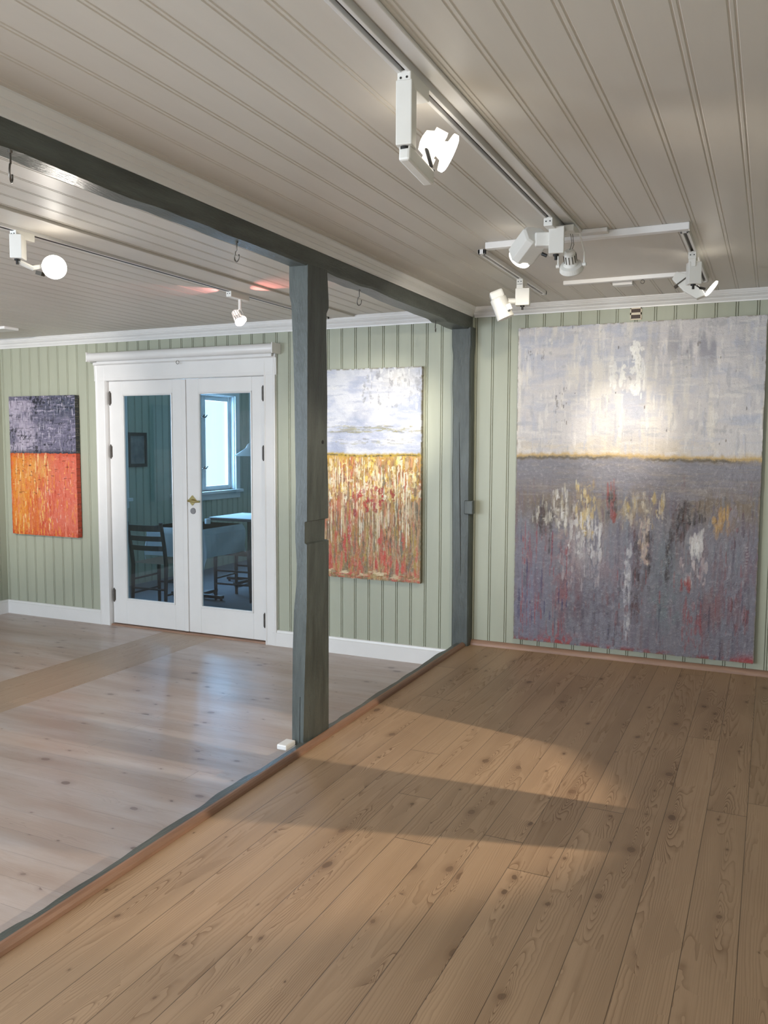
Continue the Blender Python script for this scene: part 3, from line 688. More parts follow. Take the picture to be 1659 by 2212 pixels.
    for (u0, v0, w_, h_, n_, cs) in ((0.17, 0.42, 0.10, 0.03, 60, [(196, 190, 178), (84, 76, 66)]), (0.20, 0.43, 0.03, 0.06, 46, [(222, 218, 214), (180, 170, 150)]),
        (0.31, 0.43, 0.04, 0.075, 80, [(206, 180, 120), (228, 214, 176), (186, 156, 92)]), (0.31, 0.34, 0.07, 0.06, 90, [(216, 212, 212), (190, 184, 182)]),
        (0.29, 0.25, 0.09, 0.06, 60, [(176, 166, 168), (150, 138, 144)]), (0.42, 0.46, 0.02, 0.05, 40, [(40, 34, 34), (60, 46, 44), (150, 60, 50)]),
        (0.55, 0.43, 0.09, 0.05, 70, [(204, 190, 168), (172, 160, 140), (190, 164, 96)]), (0.12, 0.40, 0.015, 0.05, 30, [(44, 34, 34), (70, 48, 44)]), (0.16, 0.35, 0.012, 0.06, 20, [(40, 34, 36)]),
        (0.70, 0.40, 0.03, 0.05, 46, [(44, 38, 40), (66, 50, 48), (92, 54, 48)]), (0.75, 0.43, 0.05, 0.03, 46, [(50, 44, 44), (72, 66, 66)]), (0.77, 0.34, 0.03, 0.025, 60, [(222, 220, 218), (196, 190, 190)]),
        (0.86, 0.41, 0.03, 0.03, 30, [(184, 146, 80), (160, 124, 84)]), (0.76, 0.25, 0.05, 0.04, 36, [(196, 184, 184), (168, 150, 152)]), (0.73, 0.22, 0.02, 0.012, 16, [(150, 50, 40)]),
        (0.56, 0.34, 0.02, 0.07, 40, [(176, 150, 140), (200, 180, 160)]), (0.53, 0.24, 0.015, 0.13, 60, [(64, 46, 48), (88, 54, 54), (52, 44, 50)]), (0.495, 0.18, 0.012, 0.14, 90, [(176, 174, 180), (200, 196, 198), (150, 148, 156)]),
        (0.58, 0.28, 0.015, 0.10, 40, [(52, 48, 52), (70, 64, 66)]), (0.66, 0.30, 0.01, 0.08, 24, [(60, 52, 54)]), (0.38, 0.12, 0.12, 0.10, 60, [(88, 80, 90), (70, 66, 76), (112, 70, 74)]), (0.93, 0.25, 0.05, 0.2, 80, [(120, 66, 68), (140, 132, 140), (92, 80, 92)])):
        dabs(bot, U, V, r, n_, (u0-w_, u0+w_), (v0-h_, v0+h_), (0.0012, 0.006), (0.003, 0.022), cs, (0.25, 0.62), H, 0.003)
    dabs(bot, U, V, r, 90, (0.02, 0.24), (0.02, 0.35), (0.001, 0.003), (0.01, 0.05), [(142, 64, 68), (138, 74, 80), (60, 56, 92)], (0.3, 0.8), H)
    dabs(bot, U, V, r, 50, (0.4, 0.98), (0.02, 0.3), (0.001, 0.003), (0.01, 0.05), [(138, 66, 68), (56, 54, 72)], (0.2, 0.6), H)
    dabs(bot, U, V, r, 60, (0.72, 0.80), (0.02, 0.16), (0.001, 0.004), (0.01, 0.03), [(140, 66, 68)], (0.2, 0.6), H)
    bot = blend(bot, (132, 56, 58), ss(V, 0.018, 0.0)*ss(nf+nvv, 0.8, 1.1))
    bot = blend(bot, (160, 52, 54), gau(U, V, 0.2, 0.0, 0.08, 0.03)*ss(nf, 0.4, 0.6)); bot = blend(bot, (160, 52, 54), gau(U, V, 0.98, 0.0, 0.05, 0.02)*ss(nf, 0.3, 0.5))
    c = np.where(up_[..., None], top, bot)
    d = (V-hor-(nf-0.5)*0.012)
    c = blend(c, (190, 158, 92), np.exp(-(d/0.007)**2)*0.85); c = blend(c, (86, 74, 52), np.exp(-((d+0.008)/0.005)**2)*ss(nb, 0.3, 0.5)*0.9)
    e = np.minimum(np.minimum(U, 1-U), np.minimum(V, 1-V)*1.4)
    c = blend(c, (120, 108, 84), ss(e, 0.006, 0.0)*ss(nf, 0.35, 0.6)*0.8)
    # signature scratched down the right edge
    for k in range(7): c = blend(c, (150, 142, 146), (np.abs(U-0.958-0.006*((k*37) % 5-2)/5) < 0.004)*(np.abs(V-(0.285+k*0.009)) < 0.0022)*0.8)
    return c, H

def paint_gold(U, V, nu, nv):
    r = np.random.RandomState(77); hor = 0.595+0.003*np.sin(U*9)
    nh = vnoise(nu, nv, 4, 20, 11, 4); nvv = vnoise(nu, nv, 26, 3, 12, 4); nb = vnoise(nu, nv, 5, 7, 13, 4); nf = vnoise(nu, nv, 50, 70, 14, 3); H = np.zeros_like(U)
    top = np.ones(U.shape+(3,))*s2l((176, 182, 202)); top = blend(top, (206, 208, 216), ss(nh, 0.4, 0.65)); top = blend(top, (150, 158, 182), ss(nb, 0.5, 0.75)*0.7)
    top = blend(top, (206, 204, 200), gau(U, V, 0.8, 0.95, 0.2, 0.07)*0.8)
    dabs(top, U, V, r, 200, (0, 1), (0.6, 1), (0.01, 0.08), (0.002, 0.008), [(196, 200, 212), (164, 170, 190), (214, 214, 216)], (0.2, 0.6), H)
    dabs(top, U, V, r, 130, (0.5, 1), (0.82, 1), (0.003, 0.012), (0.004, 0.018), [(222, 222, 222), (150, 150, 156)], (0.3, 0.8), H, 0.003)
    dabs(top, U, V, r, 70, (0.2, 0.95), (0.70, 0.735), (0.01, 0.05), (0.001, 0.004), [(150, 144, 96), (172, 168, 140), (128, 128, 120)], (0.4, 0.8), H)
    dabs(top, U, V, r, 40, (0.2, 0.95), (0.64, 0.67), (0.005, 0.03), (0.001, 0.004), [(140, 140, 146), (168, 168, 160)], (0.4, 0.8), H)
    bot = np.ones_like(top)*s2l((166, 128, 78)); bot = blend(bot, (184, 98, 66), ss(nvv, 0.5, 0.68)*0.9*(V < 0.53)); bot = blend(bot, (116, 104, 72), ss(1-nvv, 0.5, 0.66)*0.8*(V < 0.55))
    bot = blend(bot, (200, 158, 66), ss(V, 0.46, 0.57)*ss(nb, 0.25, 0.5)*0.9)
    dabs(bot, U, V, r, 1000, (0, 1), (0.0, 0.56), (0.003, 0.013), (0.015, 0.08), [(184, 128, 84), (188, 92, 66), (110, 104, 82), (170, 142, 64), (206, 150, 104), (132, 84, 56), (196, 174, 140), (176, 138, 44)], (0.3, 0.85), H, 0.001)
    dabs(bot, U, V, r, 420, (0, 1), (0.38, 0.59), (0.002, 0.012), (0.003, 0.022), [(236, 218, 160), (228, 196, 96), (190, 146, 40), (240, 232, 206), (130, 96, 44)], (0.4, 0.9), H, 0.003)
    dabs(bot, U, V, r, 150, (0.1, 0.9), (0.22, 0.5), (0.002, 0.005), (0.02, 0.09), [(236, 222, 190), (240, 230, 206), (222, 196, 150)], (0.5, 0.9), H, 0.003)
    dabs(bot, U, V, r, 50, (0.42, 0.78), (0.32, 0.44), (0.003, 0.012), (0.004, 0.016), [(176, 36, 34), (150, 30, 32)], (0.6, 0.95), H, 0.002)
    dabs(bot, U, V, r, 60, (0.2, 1), (0.03, 0.2), (0.004, 0.012), (0.015, 0.05), [(196, 68, 54), (206, 98, 72), (188, 84, 60)], (0.4, 0.9), H, 0.002)
    dabs(bot, U, V, r, 260, (0, 1), (0, 0.56), (0.001, 0.004), (0.004, 0.03), [(70, 54, 34), (84, 60, 40), (96, 84, 50)], (0.3, 0.8), H)
    dabs(bot, U, V, r, 90, (0, 1), (0, 0.035), (0.01, 0.04), (0.002, 0.01), [(172, 150, 90), (196, 60, 50), (222, 200, 160), (120, 96, 50)], (0.4, 0.9), H)
    c = np.where((V > hor)[..., None], top, bot); d = V-hor-(nf-0.5)*0.01
    c = blend(c, (176, 148, 40), np.exp(-(d/0.008)**2)); c = blend(c, (70, 58, 30), np.exp(-((d+0.004)/0.003)**2)*ss(nf, 0.35, 0.55))
    e = np.minimum(U, 1-U)*0.75; e = np.minimum(e, np.minimum(V, 1-V)); c = blend(c, (126, 118, 90), ss(e, 0.009, 0.0)*ss(nf, 0.3, 0.55)*0.9)
    return c, H

def paint_orange(U, V, nu, nv):
    r = np.random.RandomState(55); hor = 0.592
    nh = vnoise(nu, nv, 4, 24, 21, 4); nvv = vnoise(nu, nv, 24, 4, 22, 4); nb = vnoise(nu, nv, 4, 6, 23, 4); nf = vnoise(nu, nv, 60, 80, 24, 3); H = np.zeros_like(U)
    top = np.ones(U.shape+(3,))*s2l((112, 108, 130)); top = blend(top, (182, 172, 190), ss(nb+0.25*(0.5-U), 0.42, 0.62)*0.9*(V < 0.97)); top = blend(top, (56, 66, 84), gau(U, V, 0.85, 0.93, 0.4, 0.10)*0.9)
    dabs(top, U, V, r, 420, (0, 1), (0.6, 1), (0.004, 0.05), (0.001, 0.005), [(34, 36, 48), (186, 178, 198), (66, 66, 84), (150, 144, 166)], (0.3, 0.8), H)
    dabs(top, U, V, r, 620, (0, 1), (0.6, 1), (0.0015, 0.005), (0.004, 0.03), [(34, 36, 50), (200, 194, 208), (84, 84, 104), (120, 116, 138)], (0.3, 0.8), H)
    top = blend(top, (26, 28, 38), ss(nf*nh, 0.33, 0.45)*0.9); top = blend(top, (24, 26, 36), ss(V, hor+0.035, hor)*0.8)
    bot = np.ones_like(top)*s2l((206, 92, 66)); bot = blend(bot, (226, 132, 44), ss(U+0.4*(nvv-0.5), 0.55, 0.15)*0.95); bot = blend(bot, (218, 112, 90), ss(U+0.3*(nb-0.5), 0.4, 0.75)*0.9)
    bot = blend(bot, (232, 180, 90), gau(U, V, 0.42, 0.48, 0.16, 0.10)*0.7+gau(U, V, 0.15, 0.35, 0.06, 0.2)*0.5)
    bot = blend(bot, (196, 70, 30), (ss(V, 0.55, 0.6)+ss(V, 0.1, 0.0)*ss(nf, 0.3, 0.6)+ss(U, 0.03, 0.0))*0.8)
    dabs(bot, U, V, r, 520, (0, 1), (0.0, 0.58), (0.002, 0.01), (0.008, 0.05), [(214, 84, 54), (224, 120, 88), (232, 150, 60), (190, 62, 34), (230, 140, 110)], (0.2, 0.7), H, 0.001)
    dabs(bot, U, V, r, 130, (0.05, 0.6), (0.02, 0.58), (0.0015, 0.006), (0.01, 0.05), [(242, 206, 120), (246, 220, 160), (238, 176, 70)], (0.4, 0.9), H, 0.002)
    dabs(bot, U, V, r, 160, (0, 1), (0.3, 0.58), (0.002, 0.02), (0.001, 0.005), [(120, 50, 20), (90, 36, 20), (242, 190, 120)], (0.3, 0.8), H, 0.002)
    dabs(bot, U, V, r, 90, (0.5, 1), (0.0, 0.4), (0.0015, 0.005), (0.004, 0.02), [(240, 190, 170), (176, 48, 34)], (0.3, 0.7), H, 0.002)
    c = np.where((V > hor+(nf-0.5)*0.012)[..., None], top, bot)
    return c, H

tag_b = 'large abstract painting, pale sky over slate grey and rust, at right of back wall'
painting('abstract_painting', -1.527, -0.052, 0.075, 2.128, 0.030, 420, 560, paint_grey, lambda u, v, c, k: c*0.25+s2l((112, 96, 84))*0.45, tag_b)
painting('abstract_painting', -3.115, -2.204, 0.398, 1.908, 0.030, 300, 480, paint_gold, lambda u, v, c, k: c*0.3+s2l((120, 108, 70))*0.4, 'tall abstract painting, white over gold and rust streaks, between the two timber posts')
def side1(u, v, c, k):
    n_ = (np.sin(k*0.9)+np.sin(k*0.37+1)+np.sin(k*2.3))/3
    d = np.where((v > 0.592)[:, None], s2l((34, 36, 40)), s2l((176, 62, 34))); e = np.where((v > 0.592)[:, None], s2l((90, 84, 70)), s2l((120, 40, 28)))
    return np.where((n_ > 0.45)[:, None], e, d)
painting('abstract_painting', -6.150, -5.372, 0.560, 1.777, 0.045, 260, 420, paint_orange, side1, 'abstract painting, dark violet over orange and red, hanging left of the double door')

# two more pictures on the left wall, seen only as reflections in the door glass
def paint_pair(flip):
    def f(U, V, nu, nv):
        n1 = vnoise(nu, nv, 8, 12, 61, 4); H = np.zeros_like(U)
        hi = (70, 92, 120) if not flip else (226, 216, 204); lo = (196, 192, 190) if not flip else (84, 88, 96)
        c = np.ones(U.shape+(3,))*s2l(lo); c = blend(c, hi, (V > 0.54).astype(float)); c = blend(c, (120, 120, 124), ss(n1, 0.5, 0.75)*0.5)
        return c, H
    return f
def wall_picture(y0, y1, z0, z1, flip, label):
    o = painting('abstract_painting', y0, y1, z0, z1, 0.03, 60, 80, paint_pair(flip), lambda u, v, c, k: c*0.4, label)
    # built facing -Y on the back wall; turned a quarter turn onto the left wall
    o.rotation_euler = (0, 0, math.pi/2); o.location = (XL+YB, 0, 0)
    return o
wall_picture(2.45, 3.49, 0.72, 1.80, False, 'blue over white abstract painting on the left wall, seen only reflected in the left pane')
wall_picture(0.95, 1.93, 0.72, 1.80, True, 'pale over grey abstract painting on the left wall, seen only reflected in the right pane')

# wall vent above the big painting
V_ = thing('wall_vent', (-0.795, YB, 2.145), 'small beige wall plate with two dark slots above the large painting', 'vent')
obj('plate', B((-0.829, -0.761, YB-0.008, YB, 2.145, 2.153), (-0.829, -0.761, YB-0.008, YB, 2.176, 2.190), (-0.829, -0.761, YB-0.008, YB, 2.212, 2.222), (-0.829, -0.823, YB-0.008, YB, 2.15, 2.22), (-0.767, -0.761, YB-0.008, YB, 2.15, 2.22)), M['beige'], V_)
for a, b in ((2.153, 2.176), (2.190, 2.212)): obj('slot', B((-0.823, -0.767, YB-0.002, YB, a, b)), M['darkbrown'], V_)

# ---------------------------------------------------------------- tracks, hatch, ceiling bits
def track(x, y0, y1, label, w_=0.035, h=0.022, slot='slot', dz=0.45):
    r = thing('lighting_track', (x, (y0+y1)/2, HC), label, 'track')
    obj('track_rail', B((x-w_/2, x-0.007, y0, y1, HC-h, HC), (x+0.007, x+w_/2, y0, y1, HC-h, HC), (x-w_/2, x+w_/2, y0, y0+0.02, HC-h, HC), (x-w_/2, x+w_/2, y1-0.02, y1, HC-h, HC)), M['white'], r, bevel=0.0015)
    obj('track_slot', B((x-0.007, x+0.007, y0+0.02, y1-0.02, HC-h*dz, HC-0.001)), M[slot], r)
    return r
track(-0.832, -1.2, 3.60, 'long white ceiling track over the raised floor, nearest the camera')
track(-1.268, 3.80, 4.98, 'short white ceiling track left of the hatch, near the back wall')
track(-0.368, 3.76, 4.95, 'short white ceiling track right of the hatch, near the right edge')
track(-2.925, -1.2, 5.32, 'long white ceiling track over the lower floor, beyond the beam', slot='black', dz=1.03)  # black bar fills the slot flush, painting in a shadow gap
tag(obj('cover_strip', B((-0.805, -0.765, -1.2, 3.66, HC-0.010, HC)), M['white'], bevel=0.003), 'flat white cover strip beside the long near track', 'strip')
HT = thing('ceiling_hatch', (-0.77, 4.2, HC), 'white ceiling hatch framed by thin battens between the two short tracks', 'hatch')
obj('hatch_panel', B((-1.20, -0.40, 3.70, 4.74, HC-0.003, HC-0.0005)), M['ceil'], HT)
obj('batten', B((-1.21, -0.34, 3.675, 3.715, HC-0.030, HC)), M['white'], HT, bevel=0.004)
obj('batten', B((-1.09, -0.40, 4.70, 4.735, HC-0.024, HC)), M['white'], HT, bevel=0.004)
obj('batten', B((-0.82, -0.66, 3.625, 3.675, HC-0.018, HC)), M['white'], HT, bevel=0.004)
bm = bmesh.new(); tube(bm, [(-0.665+0.010*math.cos(a), 4.715, HC-0.036+0.010*math.sin(a)) for a in np.linspace(0, 2*math.pi, 13)], 0.002, 6)
obj('pull_ring', bm, M['steel'], HT)
tag(obj('ceiling_sensor', B((-0.845, -0.738, 4.84, 4.90, HC-0.022, HC)), M['white'], bevel=0.003), 'small white flat box on the ceiling near the back wall', 'sensor')
tag(obj('ceiling_fitting', B((-6.10, -5.50, 4.76, 4.90, HC-0.022, HC)), M['white'], bevel=0.004), 'flat white fitting on the lower room ceiling at the left edge', 'fitting')

# ---------------------------------------------------------------- spotlights
def spot_lamp(parent, loc, aim, power, angle, blend_, c, rad=0.03):
    l = bpy.data.lights.new('spot_beam', 'SPOT'); l.energy = power; l.spot_size = math.radians(angle); l.spot_blend = blend_; l.color = c; l.shadow_soft_size = rad
    o = bpy.data.objects.new('spot_beam', l); C.objects.link(o)
    o.rotation_euler = (Vector(aim)-Vector(loc)).to_track_quat('-Z', 'Y').to_euler()
    if parent: o.parent = parent; o.location = Vector(loc)-wloc(parent)
    else: o.location = loc
    return o
def adapter(r, x, y, l=0.10, drop=0.0):
    zt = HC-0.020
    bm = B((x-0.018, x+0.018, y-l/2, y+l/2, zt-0.032, zt+0.004)); obj('track_adapter', bm, M['spotwhite'], r, bevel=0.003)
    bm = bmesh.new()
    for dx in (-0.008, 0.008): cyl(bm, (x+dx, y-l/2+0.001, zt-0.014), (x+dx, y-l/2-0.0012, zt-0.014), 0.0028, seg=10)
    obj('screw', bm, M['black'], r)
    return zt-0.032
def gearbox(r, x, y, z, w_, l, h, ang=0.0):
    bm = bmesh.new(); obox(bm, (x, y, z-h/2), (w_, l, h), Quaternion((0, 0, 1), ang)); obj('gear_box', bm, M['spotwhite'], r, bevel=0.0025)
    bm = bmesh.new(); cyl(bm, (x, y-l*0.1, z-h), (x, y-l*0.1, z-h-0.006), 0.012, seg=16); cyl(bm, (x, y-l*0.1, z-h-0.006), (x, y-l*0.1, z-h-0.022), 0.006, seg=12)
    obj('knob', bm, M['black'], r)
    return z-h

# near spot with ring-shaped lamp
r = thing('track_spotlight', (-0.83, 1.93, HC-0.02), 'white track spotlight with large glowing disc lamp nearest the camera, on the near track', 'spotlight', None)
x, y = -0.832, 1.955; zt = adapter(r, x, y, 0.12)
zb = gearbox(r, x-0.002, y-0.040, zt+0.012, 0.040, 0.048, 0.150, 0.15)
hc = Vector((-0.822, 2.165, 2.158)); d = Vector((0.74, 0.56, -0.38)).normalized(); aim = hc+d*4
bm = bmesh.new(); obox(bm, ((x-0.002), 1.985, zb-0.022), (0.030, 0.165, 0.038), Quaternion((1, 0, 0), -0.10))
obj('arm', bm, M['spotwhite'], r, bevel=0.006)
bm = bmesh.new(); cyl(bm, (x, 2.055, zb-0.012), (x, 2.085, zb-0.004), 0.006, seg=10); cyl(bm, (x, 2.085, zb-0.004), hc-d*0.07, 0.005, seg=10)
obj('pivot', bm, M['black'], r)
bm = bmesh.new(); lathe(bm, hc, d, [(-0.078, 0.010), (-0.074, 0.026), (-0.040, 0.040), (-0.030, 0.040), (-0.026, 0.020), (-0.010, 0.026), (-0.004, 0.050), (0.006, 0.050)], 32, True, False)
hd = obj('lamp_head', bm, M['lampdim'], r, smooth=False)
bm = bmesh.new(); lathe(bm, hc, d, [(-0.003, 0.0505), (0.008, 0.0505), (0.012, 0.044), (0.014, 0.010)], 32)
obj('lamp_disc', bm, M['lamp'], hd)
q = d.to_track_quat('Z', 'Y')
for a in (0.6, 2.7, 4.8):
    p0 = hc+q @ Vector((0.042*math.cos(a), 0.042*math.sin(a), -0.04)); bm = bmesh.new(); obox(bm, p0, (0.02, 0.014, 0.034), q @ Quaternion((0, 0, 1), a)); obj('lamp_clip', bm, M['lampdim'], hd)
spot_lamp(r, hc+d*0.03, aim, 60, 80, 0.9, (1.0, 0.90, 0.76), 0.04)
l = bpy.data.lights.new('back_glow', 'POINT'); l.energy = 0.15; l.color = (1, .93, .82); l.shadow_soft_size = 0.03
o = bpy.data.objects.new('back_glow', l); C.objects.link(o); o.parent = r; o.location = hc-d*0.11-wloc(r)

# spot at the far end of the near track, box head aimed left
def box_head(r, top, aim, L, w_, lamp_r, mat, face='lamp'):
    d = (Vector(aim)-Vector(top)).normalized(); q = d.to_track_quat('Z', 'Y'); top = Vector(top)
    bm = bmesh.new(); pr = [(0, 0.42), (0.06, 0.5), (0.78, 0.5), (1.0, 0.5)]
    rings = []
    for t, s in pr:
        hw = w_*s; rings.append([bm.verts.new(top+q @ Vector((sx*hw, sy*hw*(0.8), t*L))) for sx, sy in ((-1, -0.6), (-0.6, -1), (0.6, -1), (1, -0.6), (1, 0.6), (0.6, 1), (-0.6, 1), (-1, 0.6))])
    for a, b in zip(rings, rings[1:]):
        for i in range(8): bm.faces.new((a[i], a[(i+1) % 8], b[(i+1) % 8], b[i]))
    bm.faces.new(rings[0][::-1]); bm.faces.new(rings[-1])
    hd = obj('lamp_head', bm, M['spotwhite'], r, bevel=0.002)
    bm = bmesh.new(); lathe(bm, top+d*L*0.93, d, [(0, lamp_r*0.94), (0.012, lamp_r), (0.024, lamp_r), (0.026, lamp_r*0.9)], 28)
    obj('lamp_rim', bm, mat, hd)
    return d, top+d*(L+0.03)
r = thing('track_spotlight', (-0.83, 3.34, HC-0.02), 'white track spotlight with box-shaped head aimed left, at the far end of the near track', 'spotlight', None)
x, y = -0.832, 3.365; zt = adapter(r, x, y, 0.11)
zb = gearbox(r, x+0.015, y+0.03, zt+0.01, 0.060, 0.060, 0.105, 0.2)
d, fp = box_head(r, (-0.895, 3.39, 2.222), (-2.30, 4.60, 1.20), 0.128, 0.112, 0.050, M['lamp'])
bm = bmesh.new(); obox(bm, (-0.872, 3.40, 2.200), (0.07, 0.06, 0.055), Quaternion((0, 0, 1), 0.3)); obj('swivel', bm, M['spotwhite'], r, bevel=0.006)
bm = bmesh.new(); cyl(bm, (-0.885, 3.43, 2.155), (-0.865, 3.43, 2.145), 0.007, seg=12); obj('knob', bm, M['black'], r)
spot_lamp(r, fp, (-2.62, 5.39, 1.46), 330, 28, 1.0, (1.0, 0.93, 0.82), 0.02)
spot_lamp(r, fp, (-2.30, 5.39, 1.20), 48, 75, 1.0, (1.0, 0.92, 0.78), 0.02)

# round yoke spot beside it
r = thing('track_spotlight', (-0.775, 3.50, HC-0.02), 'white round yoke spotlight pointing down, hanging beside the box-headed spot', 'spotlight', None)
x, y = -0.792, 3.50
obj('track_adapter', B((x-0.055, x+0.03, y-0.05, y+0.05, 2.240, 2.266)), M['spotwhite'], r, bevel=0.003)
top = Vector((-0.788, 3.50, 2.165)); d = (Vector((-0.83, 4.7, 0.9))-top).normalized()
bm = bmesh.new(); lathe(bm, top, d, [(-0.01, 0.016), (0.0, 0.024), (0.045, 0.026), (0.05, 0.030), (0.065, 0.034)], 28); hd = obj('lamp_head', bm, M['spotwhite'], r)
bm = bmesh.new(); lathe(bm, top+d*0.055, d, [(0, 0.034), (0.004, 0.046), (0.024, 0.050), (0.028, 0.047), (0.024, 0.044), (0.012, 0.036)], 32, True, False); obj('lamp_rim', bm, M['spotwhite'], hd)
bm = bmesh.new(); lathe(bm, top+d*0.062, d, [(0, 0.036), (0.004, 0.030)], 28); obj('lamp_disc', bm, M['lampdim'], hd)
bm = bmesh.new(); q = d.to_track_quat('Z', 'Y')
for k in range(12):
    a = 2*math.pi*k/12; obox(bm, top+q @ Vector((0.0255*math.cos(a), 0.0255*math.sin(a), 0.025)), (0.004, 0.003, 0.032), q @ Quaternion((0, 0, 1), a))
obj('cooling_slots', bm, M['slot'], hd)
bm = bmesh.new(); sd = Vector((1, 0, 0)); pv = top+d*0.06
tube(bm, [pv-sd*0.054, pv-sd*0.054+Vector((0, 0, .05)), Vector((x-0.034, y, 2.238)), Vector((x, y, 2.244)), Vector((x+0.034+0.01, y, 2.238)), pv+sd*0.054+Vector((0, 0, .05)), pv+sd*0.054], 0.0042, 8)
for s in (-1, 1): cyl(bm, pv+sd*s*0.048, pv+sd*s*0.062, 0.008, seg=12)
obj('yoke', bm, M['spotwhite'], r)
bm = bmesh.new(); tube(bm, [top+Vector((0.006, 0, 0.0)), top+Vector((0.018, 0, 0.03)), Vector((x+0.014, y, 2.245))], 0.0012, 6); tube(bm, [top+Vector((-0.002, 0, 0.0)), top+Vector((0.012, -0.01, 0.035)), Vector((x+0.006, y, 2.245))], 0.0012, 6)
obj('wire', bm, M['slot'], r)
spot_lamp(r, top+d*0.1, Vector((-0.86, 5.39, 1.43)), 120, 24, 1.0, (1.0, 0.90, 0.74), 0.02)
spot_lamp(r, top+d*0.1, Vector((-0.95, 5.39, 1.30)), 58, 84, 1.0, (1.0, 0.90, 0.74), 0.03)

# spot on the short left track, head down
r = thing('track_spotlight', (-1.27, 4.5, HC-0.02), 'white track spotlight with tubular head turned down, on the short left track by the beam', 'spotlight', None)
x, y = -1.268, 4.50; adapter(r, x, y, 0.09)
bm = bmesh.new(); box(bm, x-0.018, x+0.018, y-0.045, y+0.0, 2.195, 2.24); obj('neck', bm, M['spotwhite'], r, bevel=0.002)
zb = gearbox(r, x+0.012, y-0.02, 2.215, 0.075, 0.055, 0.090, 0.15)
top = Vector((-1.385, 4.43, 2.178)); aim = Vector((-1.25, 4.95, 1.85)); d = Vector((0.30, 0.10, -0.78)).normalized()
bm = bmesh.new(); lathe(bm, top+d*0.012, d, [(0, 0.040), (0.004, 0.045), (0.095, 0.045), (0.097, 0.042)], 32); hd = obj('lamp_head', bm, M['spotwhite'], r)
bm = bmesh.new(); lathe(bm, top+d*0.100, d, [(0, 0.044), (0.012, 0.047), (0.028, 0.047), (0.030, 0.043)], 32); obj('lamp_rim', bm, M['spotwhite'], hd)
bm = bmesh.new(); obox(bm, top-d*0.004, (0.084, 0.074, 0.046), d.to_track_quat('Z', 'Y')); obj('rear_cap', bm, M['spotwhite'], hd, bevel=0.010)
bm = bmesh.new(); cyl(bm, (-1.33, 4.45, 2.150), (-1.285, 4.47, 2.150), 0.016, seg=16); obj('pivot', bm, M['spotwhite'], r)
bm = bmesh.new(); p = top+d*0.07; obox(bm, p+Vector((0.045, -0.02, 0.0)), (0.03, 0.03, 0.034), d.to_track_quat('Z', 'Y')); obj('clamp', bm, M['spotwhite'], hd, bevel=0.003)
bm = bmesh.new(); obox(bm, p+Vector((0.050, -0.03, -0.020)), (0.02, 0.012, 0.008), d.to_track_quat('Z', 'Y')); obj('knob', bm, M['black'], hd)

# spot on the short right track
r = thing('track_spotlight', (-0.37, 4.22, HC-0.02), 'white track spotlight with wedge-shaped head and thin glowing edge, on the short right track', 'spotlight', None)
x, y = -0.368, 4.20; adapter(r, x, y, 0.09)
bm = bmesh.new(); box(bm, x-0.016, x+0.016, y-0.04, y+0.0, 2.20, 2.24); obj('neck', bm, M['spotwhite'], r, bevel=0.002)
zb = gearbox(r, x+0.006, y-0.01, 2.222, 0.058, 0.050, 0.100, 0.35)
bm = bmesh.new(); pts = [(-0.105, 0.040), (-0.085, 0.075), (-0.045, 0.062), (0.030, -0.010), (0.050, -0.045), (0.010, -0.060), (-0.050, -0.020)]
prism(bm, [(a, b-0.07) for a, b in pts], (x+0.005, y+0.075, 2.200), (1, 0, 0), (0, 0, 1), (0, 1, 0), 0.05); hd = obj('lamp_head', bm, M['spotwhite'], r, bevel=0.003)
bm = bmesh.new(); obox(bm, (x-0.050, y+0.098, 2.160), (0.006, 0.054, 0.095), Quaternion((0, 1, 0), 0.95)); obj('seam', bm, M['slot'], hd)
lc = Vector((x+0.042, y+0.30, 2.165)); 
bm = bmesh.new(); dl = Vector((0.80, 0.30, -0.62)).normalized(); lathe(bm, (x+0.075, y+0.09, 2.118), dl, [(0, 0.040), (0.006, 0.042), (0.010, 0.036)], 28); obj('lamp_disc', bm, M['lamp'], hd)
bm = bmesh.new(); tube(bm, [(x+0.010, y+0.03, 2.128), (x+0.034, y+0.05, 2.112)], 0.003, 6); cyl(bm, (x+0.030, y+0.045, 2.114), (x+0.052, y+0.06, 2.110), 0.006, seg=10); obj('knob', bm, M['black'], hd)
spot_lamp(r, (x+0.12, y+0.11, 2.09), (0.55, 4.6, 1.6), 7, 70, 0.8, (1.0, 0.88, 0.70), 0.04)

# spot in the lower room with the glare facing the camera
r = thing('track_spotlight', (-2.925, 2.63, HC-0.02), 'white track spotlight with round lamp glaring at the camera, upper left over the lower room', 'spotlight', None)
x, y = -2.925, 2.64; adapter(r, x, y, 0.10)
zb = gearbox(r, x, y-0.025, 2.248, 0.050, 0.060, 0.098, 0.5)
hc = Vector((-2.845, 2.735, 2.135)); aim = Vector((-0.9, 0.5, 0.9)); d = (aim-hc).normalized()
bm = bmesh.new(); tube(bm, [(x, y-0.02, 2.140), (x+0.02, y+0.03, 2.122), (hc-d*0.045)], 0.011, 8); obj('arm', bm, M['spotwhite'], r)
bm = bmesh.new(); obox(bm, hc+Vector((-0.085, 0.0, -0.022)), (0.035, 0.02, 0.016), Quaternion((0, 1, 0), 0.3)); obj('knob', bm, M['slot'], r)
bm = bmesh.new(); lathe(bm, hc, d, [(-0.045, 0.022), (-0.03, 0.042), (0.0, 0.050), (0.012, 0.051)], 32, True, False); hd = obj('lamp_head', bm, M['spotwhite'], r)
bm = bmesh.new(); lathe(bm, hc, d, [(0.006, 0.050), (0.014, 0.048), (0.020, 0.02)], 32); obj('lamp_disc', bm, M['lampcool'], hd)
spot_lamp(r, hc+d*0.03, aim, 20, 80, 0.8, (1.0, 0.93, 0.84), 0.04)
